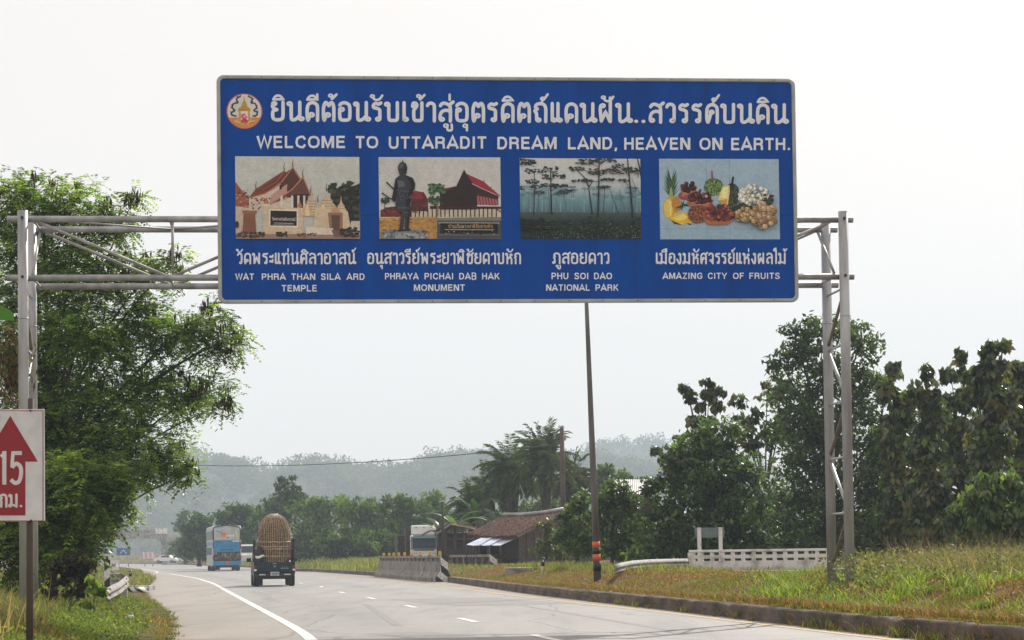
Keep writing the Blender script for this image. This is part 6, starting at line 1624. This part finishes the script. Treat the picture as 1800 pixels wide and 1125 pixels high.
# dark teal pickup with the giant basket
pk = place(482.5, 98, R(8.2), 'pickup_truck', 'dark teal pickup with a railed bed seen from behind in mid road', 'pickup')
W2 = .86
MB().prism([(-.0, .52), (.0, 1.02), (1.55, 1.02), (1.55, .52), (1.10, .45), (1.05, .62), (.85, .74), (.60, .74), (.42, .62), (.38, .45)], W2 - .05, W2, 0).build('bed_side', M['tealbody'], pk, .02)
MB().prism([(-.0, .52), (.0, 1.02), (1.55, 1.02), (1.55, .52), (1.10, .45), (1.05, .62), (.85, .74), (.60, .74), (.42, .62), (.38, .45)], -W2, -W2 + .05, 0).build('bed_side', M['tealbody'], pk, .02)
MB().box((0, .80, .60), (2 * W2 - .12, 1.5, .06)).build('bed_floor', M['tealbody'], pk)
tg = MB(); tg.box((0, -.03, .79), (2 * W2 - .22, .06, .46)); tg = tg.build('tailgate', M['tealbody'], pk, .02)
MB().box((0, -.068, .79), (2 * W2 - .40, .012, .30)).build('pressing', M['tealbody'], tg, .005)
MB().box((0, -.075, .96), (.16, .03, .045)).build('handle', M['rim'], tg)
mb = MB(); mb.add([(0, -.08, .80), (.04, -.08, .82), (.05, -.08, .86), (0, -.08, .88), (-.05, -.08, .86), (-.04, -.08, .82)], [tuple(range(6))]); mb.build('badge', M['rim'], tg)
mb = MB()
for k, w_ in enumerate((.10, .07, .12)): mb.box((.36 + k * .115 - .06, -.078, .745), (.09, .008, .028))
for k in range(5): mb.box((.30 + k * .062, -.078, .80), (.045, .008, .02))
mb.build('lettering', M['rim'], tg)
MB().box((0, -.14, .47), (2 * W2 - .06, .16, .15)).build('bumper', M['black'], pk, .03)
for s in (-1, 1): MB().box((s * .52, -.225, .50), (.26, .012, .05)).build('step_pad', M['plate'], pk)
MB().box((0, -.11, .36), (2 * W2 - .3, .12, .10)).build('tow_bar', M['black'], pk, .02)
pp = MB(); pp.box((0, -.232, .53), (.36, .012, .16)); pp = pp.build('licence_plate', M['plate'], pk)
mb = MB()
for k in range(5): mb.box((-.12 + k * .06 + (.015 if k > 1 else 0), -.2395, .545), (.038, .004, .06))
mb.box((0, -.2395, .48), (.22, .004, .022)); mb.build('lettering', M['black'], pp)
for s in (-1, 1):
    MB().box((s * (W2 - .055), -.02, .79), (.11, .07, .20)).build('tail_light', M['redlens'], pk, .015)
    MB().box((s * (W2 - .055), -.06, .69), (.10, .012, .08)).build('reverse_light', M['white'], pk)
    mb = MB(); mb.prism([(.35, .05), (.35, .42), (.2, .42), (.2, .05)], s * .62 - .13, s * .62 + .13, 0); mb.build('mud_flap', M['black'], pk)
MB().prism([(1.62, .45), (1.62, 1.05), (1.72, 1.58), (2.75, 1.60), (3.25, 1.08), (4.55, .98), (4.72, .80), (4.72, .42)], -W2 + .02, W2 - .02, 0).build('cab', M['tealbody'], pk, .06)
MB().prism([(1.615, 1.12), (1.70, 1.50), (1.66, 1.50), (1.58, 1.12)], -.66, .66, 0).build('rear_window', M['glass'], pk)
for s in (-1, 1): 
    MB().prism([(1.95, 1.10), (1.95, 1.48), (2.65, 1.50), (3.0, 1.10)], s * (W2 - .02) - .006, s * (W2 - .02) + .006, 0).build('side_window', M['glass'], pk)
    mb = MB(); mb.box((s * (W2 + .13), 2.75, 1.12), (.20, .10, .17)); mb.build('mirror', M['black'], pk, .03)
wheels(pk, .74, (.73, 3.75), .36, .24)
MB().box((0, 2.3, .42), (.9, 4.2, .16)).build('chassis', M['black'], pk)
# cage rails on the bed
for s in (-1, 1):
    for y in (.05, .75, 1.45): MB().box((s * (W2 - .04), y, 1.50), (.07, .05, .95)).build('rail_post', M['black'], pk)
    for z in (1.18, 1.38, 1.58, 1.78, 1.94): MB().box((s * (W2 - .04), .75, z), (.05, 1.45, .05)).build('rail_bar', M['black'], pk)
# basket
bk = thing('woven_basket', 'giant domed bamboo basket standing on the bed of the pickup', 'basket', pk.matrix_basis @ Vector((.03, .78, .64)), 0)
hb = 2.42; rb = .66
prof = [(.60, 0), (.63, .12), (.65, .3), (.66, .6), (.665, 1.2), (.66, 1.5), (.645, 1.70), (.60, 1.93), (.53, 2.10), (.44, 2.23), (.34, 2.32), (.22, 2.385), (.14, 2.415)]
zs_ = [z for _, z in prof]; rs_ = [r for r, _ in prof]
rf_ = lambda z: float(np.interp(z, zs_, rs_))
MB().lathe([(r * .955, z) for r, z in prof] + [(.10, 2.38), (.09, 2.2)], 48).build('lining', mat('basket_inside', (.085, .05, .03), .8), bk)
sv_ = MB()
for k in range(44):
    a = 2 * math.pi * k / 44; pts_ = []
    for z in np.linspace(0, 2.41, 26):
        r = rf_(z) + .014 * math.sin(z * 60 + k * math.pi)
        pts_.append((r * math.cos(a), r * math.sin(a), z))
    sv_.tube(pts_, .021, 4, False)
sv_.build('stave_weave', M['bamboo'], bk, fix=False)
hw = MB()
for i, z in enumerate(np.concatenate([np.linspace(.05, 1.7, 30), np.linspace(1.74, 2.40, 14)])):
    n_ = 56; pts_ = []
    for k in range(n_ + 1):
        a = 2 * math.pi * k / n_; r = rf_(z) + .010 * (1 if (k + i) % 2 else -1)
        pts_.append((r * math.cos(a), r * math.sin(a), z))
    hw.tube(pts_, .008, 4, False)
hw.build('hoop_weave', M['bamboo'], bk, fix=False)
for z in (.62, .92, 1.02, 1.22):
    MB().tube([((rf_(z) + .022) * math.cos(2 * math.pi * k / 48), (rf_(z) + .022) * math.sin(2 * math.pi * k / 48), z) for k in range(49)], .026, 8, False).build('binding_hoop', M['bamboo'], bk)
MB().tube([(.15 * math.cos(2 * math.pi * k / 24), .15 * math.sin(2 * math.pi * k / 24), 2.41) for k in range(25)], .03, 8, False).build('rim', M['bamboo'], bk)
# tarpaulin bundle either side of the basket
def bundle(lx, ly, lz, sx, sy, sz, m_, label, seed, band=None):
    rg_ = np.random.default_rng(seed); c = pk.matrix_basis @ Vector((lx, ly, lz)); o = thing('bundle', label, 'bundle', c, R(9.5))
    mb = MB(); n, k = 12, 9; vs = []; fs = []
    for j in range(k):
        t = j / (k - 1); zz = sz * t; rr = (math.sin(math.pi * (.12 + .80 * t))) ** .5
        for i in range(n):
            a = 2 * math.pi * i / n; q_ = rr * rg_.uniform(.82, 1.12); vs.append((sx * q_ * math.cos(a), sy * q_ * math.sin(a), zz))
    for j in range(k - 1):
        for i in range(n): fs.append((j * n + i, j * n + (i + 1) % n, (j + 1) * n + (i + 1) % n, (j + 1) * n + i))
    fs += [tuple(reversed(range(n))), tuple((k - 1) * n + i for i in range(n))]
    mb.add(vs, fs, True); mb.build('sack', m_, o)
    if band: 
        mb = MB(); mb.tube([(sx * 1.06 * math.cos(2 * math.pi * i / 16), sy * 1.06 * math.sin(2 * math.pi * i / 16), sz * .58 + .04 * math.sin(i)) for i in range(17)], .055, 8, False); mb.build('band', M['white'], o)
bundle(-.63, .25, .66, .17, .3, 1.02, M['black'], 'black bundle with a white band wedged left of the basket', 1, True)
bundle(.60, .2, .66, .14, .25, .42, M['black'], 'low dark bundle wedged right of the basket on the pickup', 2)

# double-deck bus
bs = place(399, 222, R(10), 'coach_bus', 'tall blue and grey coach seen from behind left of the pickup', 'bus')
bs.scale = (1.09, 1.09, 1.09)
bw2, bh = 1.25, 3.95
MB().prism([(0.02, .42), (0.0, 1.3), (.03, 3.5), (.16, bh - .1), (.5, bh), (11.6, bh), (11.9, 3.6), (11.9, .42)], -bw2, bw2, 0).build('body', M['busgrey'], bs, .10, 3)
for s in (-1, 1):
    MB().box((s * (bw2 + .006), 5.9, 3.15), (.02, 11.0, .75)).build('side_window', M['glass'], bs); MB().box((s * (bw2 + .006), 6.3, 1.75), (.02, 10.0, .65)).build('side_window', M['glass'], bs)
    MB().box((s * (bw2 + .008), 5.9, 2.4), (.016, 11.4, .35)).build('side_stripe', M['busblue'], bs)
rw = MB(); rw.box((0, -.015, 3.22), (2.22, .05, 1.05)); rw = rw.build('rear_window', mat('rear_ad', (.52, .54, .52), .25, (.36, .39, .40), 1.2), bs, .02)
kf = Flat(-.045, .001); oc = q((214, 120, 70)); rg_ = np.random.default_rng(2)
for (x, z, r) in ((-.28, 3.20, .16), (-.14, 3.12, .14), (-.36, 3.06, .10), (-.2, 3.3, .1)): kf.disc((x, z), r * 1.3, r, oc, 9, .3, rg_)
kf.stroke([(-.95, 3.52), (-.6, 3.40), (-.35, 3.24)], .05, q((70, 80, 90)), False); kf.stroke([(-.05, 2.86), (.2, 2.98)], .05, q((60, 66, 74)), False)
for k in range(6): kf.stroke([(-.02 + k * .12, 3.0), (-.02 + k * .12, 3.13 + .05 * (k % 2))], .05, q((240, 240, 240)), False)
kf.stroke([(.82, 3.05), (.82, 3.55)], .12, q((200, 190, 120)), False)
kf.build('advert', M['print'], rw)
MB().tube([(-1.17, -.02, 2.72), (-1.19, -.02, 3.55), (-1.08, .02, 3.86), (0, .05, 3.95), (1.08, .02, 3.86), (1.19, -.02, 3.55), (1.17, -.02, 2.72)], .055, 8).build('window_trim', M['black'], bs)
pnl = MB(); pnl.box((0, -.02, 2.16), (2.36, .06, 1.0)); pnl = pnl.build('rear_panel', M['busblue'], bs, .03)
kf = Flat(-.055, .001)
for k in range(11): kf.stroke([(-.86 + k * .165, 2.10), (-.86 + k * .165, 2.30 - .06 * (k % 3))], .07, q((60, 84, 128)), False)
for k in range(5): kf.stroke([(-.9 + k * .09, 2.48), (-.9 + k * .09, 2.58)], .04, q((40, 60, 100)), False)
kf.stroke([(.5, 2.60), (1.08, 2.60)], .09, q((225, 228, 230)), False); kf.stroke([(-.6, 1.86), (.6, 1.86)], .09, q((50, 80, 130)), False)
kf.build('lettering', M['print'], pnl)
MB().box((0, -.012, 1.27), (2.30, .07, .80)).build('engine_bay', M['black'], bs, .02)
mb = MB()
rg_ = np.random.default_rng(6)
for k in range(16): mb.box((rg_.uniform(-1.0, 1.0), -.09, rg_.uniform(1.0, 1.55)), (rg_.uniform(.05, .3), .10, rg_.uniform(.05, .3)))
for k in range(6): a = rg_.uniform(-1, .8); mb.tube([(a, -.11, 1.0), (a + .15, -.15, 1.3), (a + .3, -.11, 1.58)], .035, 6)
mb.build('engine', M['ruststeel'], bs)
lb_ = MB(); lb_.box((0, -.05, .68), (2.42, .14, .38)); lb_ = lb_.build('bumper', M['busblue'], bs, .04)
MB().box((.05, -.125, .70), (.36, .01, .26)).build('licence_plate', M['orange'], lb_)
for s in (-1, 1):
    for z, h_ in ((2.25, .55), (1.15, .36)): MB().box((s * 1.16, -.05, z), (.12, .05, h_)).build('tail_light', M['redlens'], bs, .01)
MB().tube([(-1.25, 11.6, 2.3), (-1.7, 11.9, 2.35), (-1.75, 11.9, 1.9)], .04, 6).build('mirror_arm', M['black'], bs); MB().box((-1.72, 11.9, 1.75), (.22, .15, .5)).build('mirror', M['black'], bs, .03)
wheels(bs, 1.08, (2.2, 3.6, 9.6), .50, .30); MB().box((0, 5.5, .40), (2.0, 11, .2)).build('chassis', M['black'], bs)
for s in (-1, 1): MB().box((s * .85, .3, .35), (.5, .05, .5)).build('mud_flap', M['black'], bs)

# white van on the other carriageway
vn = place(436, 236, R(-168 + 180), 'white_van', 'white van half hidden between the coach and the pickup', 'van', .50)
MB().prism([(0, .4), (0, 1.0), (.5, 1.25), (1.2, 1.95), (1.6, 2.1), (4.8, 2.1), (4.95, 1.9), (4.95, .4)], -.9, .9, 0).build('body', M['white'], vn, .10, 3)
MB().prism([(.52, 1.28), (1.14, 1.88), (1.10, 1.92), (.46, 1.30)], -.8, .8, 0).build('windscreen', M['glass'], vn)
for s in (-1, 1): MB().box((s * .905, 3.0, 1.55), (.02, 3.2, .5)).build('side_window', M['glass'], vn); MB().box((s * .68, -.01, .85), (.3, .05, .16)).build('headlight', M['plate'], vn)
MB().box((0, -.02, .5), (1.7, .1, .2)).build('bumper', M['white'], vn, .03)
wheels(vn, .80, (.9, 3.9), .34, .22)
# parked lorry behind the parapet
tk_ = place(746, 149, R(4), 'parked_lorry', 'white cabbed lorry with a dark box parked behind the parapet', 'lorry', .60)
MB().prism([(0, .5), (-.02, 1.05), (.18, 1.85), (.30, 1.95), (1.5, 1.95), (1.5, .5)], -.86, .86, 0).build('cab', M['white'], tk_, .07, 3)
MB().prism([(-.035, 1.06), (.155, 1.80), (.12, 1.80), (-.07, 1.06)], -.74, .74, 0).build('windscreen', M['glass'], tk_)
MB().prism([(.0, 1.70), (.13, 1.92), (.09, 1.93), (-.05, 1.72)], -.70, .70, 0).build('sun_visor', mat('green_tint', (.10, .22, .24), .2), tk_)
MB().prism([(.28, 1.97), (.42, 2.52), (.55, 2.56), (1.45, 2.56), (1.45, 1.97)], -.80, .80, 0).build('wind_deflector', M['white'], tk_, .06, 3)
for k in range(3): MB().box((-.5 + k * .5, .37, 2.42), (.09, .06, .05)).build('marker_light', M['orange'], tk_)
for s in (-1, 1):
    MB().box((s * .62, -.03, .78), (.3, .06, .18)).build('headlight', M['plate'], tk_); MB().tube([(s * .86, .3, 1.55), (s * 1.08, .15, 1.5), (s * 1.08, .15, 1.2)], .025, 6).build('mirror_arm', M['black'], tk_); MB().box((s * 1.08, .15, 1.35), (.16, .08, .36)).build('mirror', M['black'], tk_, .02)
    MB().tube([(s * .1, -.06, 1.09), (s * .1 + .3, .0, 1.35)], .012, 5).build('wiper', M['black'], tk_)
MB().box((0, -.04, .52), (1.7, .12, .22)).build('bumper', M['plate'], tk_, .03)
MB().box((0, -.035, .98), (1.3, .04, .07)).build('grille', M['black'], tk_)
for s in (-1, 1): MB().prism([(-.05, 1.0), (.17, 1.84), (.14, 1.84), (-.08, 1.0)], s * .80 - .05, s * .80 + .05, 0).build('cab_pillar', M['busblue'] if False else M['boardgreen'], tk_)
bx = MB(); bx.box((-.1, 4.0, 1.5), (2.1, 4.4, 2.0)); bx = bx.build('cargo_box', M['plank'], tk_, .03)
MB().box((-.92, 1.79, 1.75), (.16, .02, .2)).build('notice', M['redlens'], bx)
wheels(tk_, .75, (.75, 4.6), .40, .25)
# dark box trailer left of the lorry
bt = place(711, 153, R(6), 'box_trailer', 'plain dark box trailer just left of the white lorry cab', 'trailer', .60)
MB().box((0, 1.6, 1.2), (.92, 3.0, 1.45)).build('box', M['plank'], bt, .02); MB().box((.0, .09, 1.45), (.16, .02, .2)).build('notice', M['redlens'], bt)
for x in (-.44, .44): MB().box((x, .09, 1.2), (.05, .03, 1.45)).build('corner_post', M['ruststeel'], bt)
wheels(bt, .36, (1.4,), .36, .2)
# far white cars under the flyover
for (px, D, lab) in ((312, 425, 'white car far off, right of the flyover pier'), (335, 430, 'white car farthest right under the hazy lone tree')):
    o = place(px, D, R(80), 'far_car', lab, 'car', .5, 'white cars by the flyover')
    MB().prism([(0, .35), (0, .8), (.8, .95), (1.4, 1.4), (2.9, 1.42), (3.5, 1.0), (4.2, .9), (4.3, .35)], -.85, .85, 0).build('body', M['white'], o, .06); MB().box((0, 2.1, 1.18), (1.72, 1.5, .3)).build('window', M['glass'], o); wheels(o, .75, (.8, 3.4), .32, .2)
# ------------------------------------------------------------------ haze of the dry season
hz = MB(); hz.box((0, 0, 0), (2960, 2470, 230))
hm, hn, ho = newmat('haze_air')
pv = N(hn, 'ShaderNodeVolumePrincipled')
pv.inputs['Color'].default_value = (.74, .87, 1.0, 1)
pv.inputs['Density'].default_value = 0.00041
pv.inputs['Anisotropy'].default_value = .0
hn.links.new(pv.outputs[0], ho.inputs['Volume'])
hzo = hz.build('haze', hm)
hzo.location = (0, 1140, 113.6)
tag(hzo, 'pale dry-season haze filling the valley', 'haze', kind='stuff')
